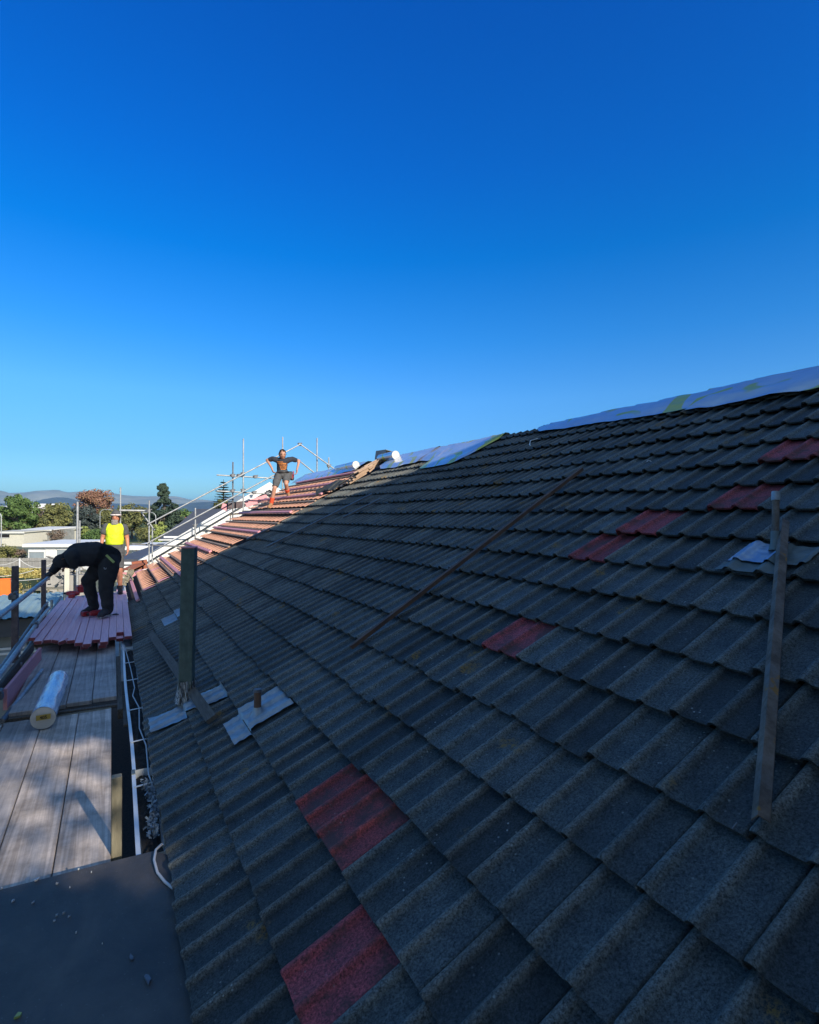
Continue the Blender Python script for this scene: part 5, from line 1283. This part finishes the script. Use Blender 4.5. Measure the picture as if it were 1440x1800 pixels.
p3_ = make_person((pos['pelvis'].x, Y3, TZ), 'worker all in black bending over on the pink timbers and holding a steel tube', pos, ra3, M['skin'],
    h3, V((-.75, -.15, -.12)), V((-.35, -.3, -1)), {'l_': ((-.6, -.1, -.6), (.4, 0, -1), 1.5), 'r_': ((-.9, .3, -.4), (0, 0, -1), .8)},
    [('hoodie', W(TORSO, {('chest', 'neck'): (0, 1), ('neck', 'headb'): (0, .5), ('l_sh', 'l_el'): (0, 1), ('r_sh', 'r_el'): (0, 1), ('l_el', 'l_wrist'): (0, 1), ('r_el', 'r_wrist'): (0, 1)}), .024, M['blackcloth']),
     ('trousers', {('pelvis', 'belly'): (0, .9), ('pelvis', 'r_hip'): (0, 1), ('pelvis', 'l_hip'): (0, 1), ('r_hip', 'r_kn'): (0, 1), ('l_hip', 'l_kn'): (0, 1), ('r_kn', 'r_an'): (0, 1), ('l_kn', 'l_an'): (0, 1), ('l_an', 'l_to'): (0, .25), ('r_an', 'r_to'): (0, .25)}, .024, M['blackcloth']), ('boots', FOOT, .014, M['boot'])])
boots(p3_, ((pos['l_an'], pos['l_to']), (pos['r_an'], pos['r_to'])), M['boot'], M['solew'])
hair_cap(p3_, h3, V((-.75, -.15, -.12)), V((-.35, -.3, -1)), 1.0, front=-.35, back=-.95, grow=1.16, name='beanie', m=M['blackcloth'])
b = MB(); L0 = V(pos['l_wrist']); 
b.tube([L0, L0+V((-.06, 0, -.05))], [.042, .045], 10); b.build('glove', M['blackp'], p3_)
b = MB(); b.beam(q3(775, 205, -.24), q3(885, 310, -.24), .035, .02, (0, -1, 0)); b.build('pocket_tape', M['limetape'], p3_)
b = MB(); b.tube([q3(330, 470, -.05), q3(300, 450, -.05), q3(345, 400, -.05)], .012, 6); b.build('dangling_strap', M['blackp'], p3_)
b = MB(); b.tube([q3(760+14*math.cos(a), 385+20*math.sin(a), -.27) for a in [i*.5 for i in range(8)]], .006, 5); b.build('chest_mark', M['galv'], p3_)

# ------------------------------------------------------------------ unseen shade casters added behind the camera: house outline and crowns fitted to the shadow
bh = empty('house', (8, -9, GZ), 'unseen two storey house block behind the photographer, outlined to shade the near roof', 'house')
b = MB()
yb = -7.0
gp = [(3.6, GZ), (22, GZ), (22, 8.3), (13.0, 11.4), (3.6, 6.45)]
def rise(x): return x
gp = [(5.0, GZ), (19, GZ), (19, 7.85), (8.2, 7.85), (7.4, 8.35), (5.0, 7.70)]
b.add([(x, yb, z) for x, z in gp]+[(x, yb-9, z) for x, z in gp], [(5, 4, 3, 2, 1, 0), (6, 7, 8, 9, 10, 11)]+[(i, (i+1) % 6, 6+(i+1) % 6, 6+i) for i in range(6)])
b.build('wall', M['cream'], bh)
def thin(p):
    """window carved in the crown to let weak sun onto the near deck and tiles"""
    t = (p.y+7.0)/-sunv.y*-1
    q = p+sunv*((p.y+7.0)/-sunv.y); x, z = q.x, q.z
    e = ((x-2.35)/1.35)**2+((z-3.62)/.55)**2+.6*noise.noise(Vector((x*1.3, z*2.2, 4)))
    return e < 1
def shade_tree(x, y, zt, rx, zb, n, seed, label, fine=0):
    rt = random.Random(seed); t = empty('shade_tree', (x, y, GZ), label, 'tree'); b = MB()
    def leaf(p, s_):
        nn_ = Vector((rt.gauss(0, 1), rt.gauss(0, 1), rt.gauss(0, 1))).normalized(); xx = nn_.cross(Vector((0, .3, 1))).normalized()*s_; yy = nn_.cross(xx)
        b.add([p-xx, p-yy*.6, p+xx, p+yy*.6], [(0, 1, 2, 3)])
    for j in range(n):
        c = Vector((rt.uniform(-1, 1), rt.uniform(-1, 1), rt.uniform(-1, 1)))
        if c.x**4+c.y**2+c.z**4 > 1: continue
        p = Vector((x+c.x*rx, y+c.y*1.2, (zt+zb)/2+c.z*(zt-zb)/2))
        if thin(p): continue
        leaf(p, .22)
    for j in range(fine):
        p = Vector((rt.uniform(1.0, 5.2), y+rt.uniform(-1, 1), rt.uniform(2.2, 4.4)))
        if thin(p): leaf(p, .055)
    b.build('crown', LM['green'], t)
    b = MB(); b.tube([(x, y, GZ), (x, y, zb+2)], [.25, .15], 10); b.build('trunk', M['bark'], t)
shade_tree(2.2, -7.6, 9.8, 3.3, -1.5, 22000, 1, 'unseen leafy tree behind the photographer, crown carved to dapple the near deck', 3300)
shade_tree(-4.0, -8.0, 9.4, 3.6, -1, 16000, 2, 'second unseen leafy tree added for shade behind the photographer, further from the house')

# ------------------------------------------------------------------ air
hzm = bpy.data.materials.new('haze'); hzm.use_nodes = True; n = hzm.node_tree; n.nodes.clear()
o_ = n.nodes.new('ShaderNodeOutputMaterial'); v_ = n.nodes.new('ShaderNodeVolumePrincipled')
v_.inputs['Color'].default_value = (.16, .52, 1, 1); v_.inputs['Density'].default_value = .85e-4; v_.inputs['Anisotropy'].default_value = .2
n.links.new(v_.outputs[0], o_.inputs['Volume'])
b = MB(); b.box((1000, 5800, (330+GZ-1)/2), (16000, 13200, 331-GZ)); hzo = b.build('haze', hzm, kind='stuff')
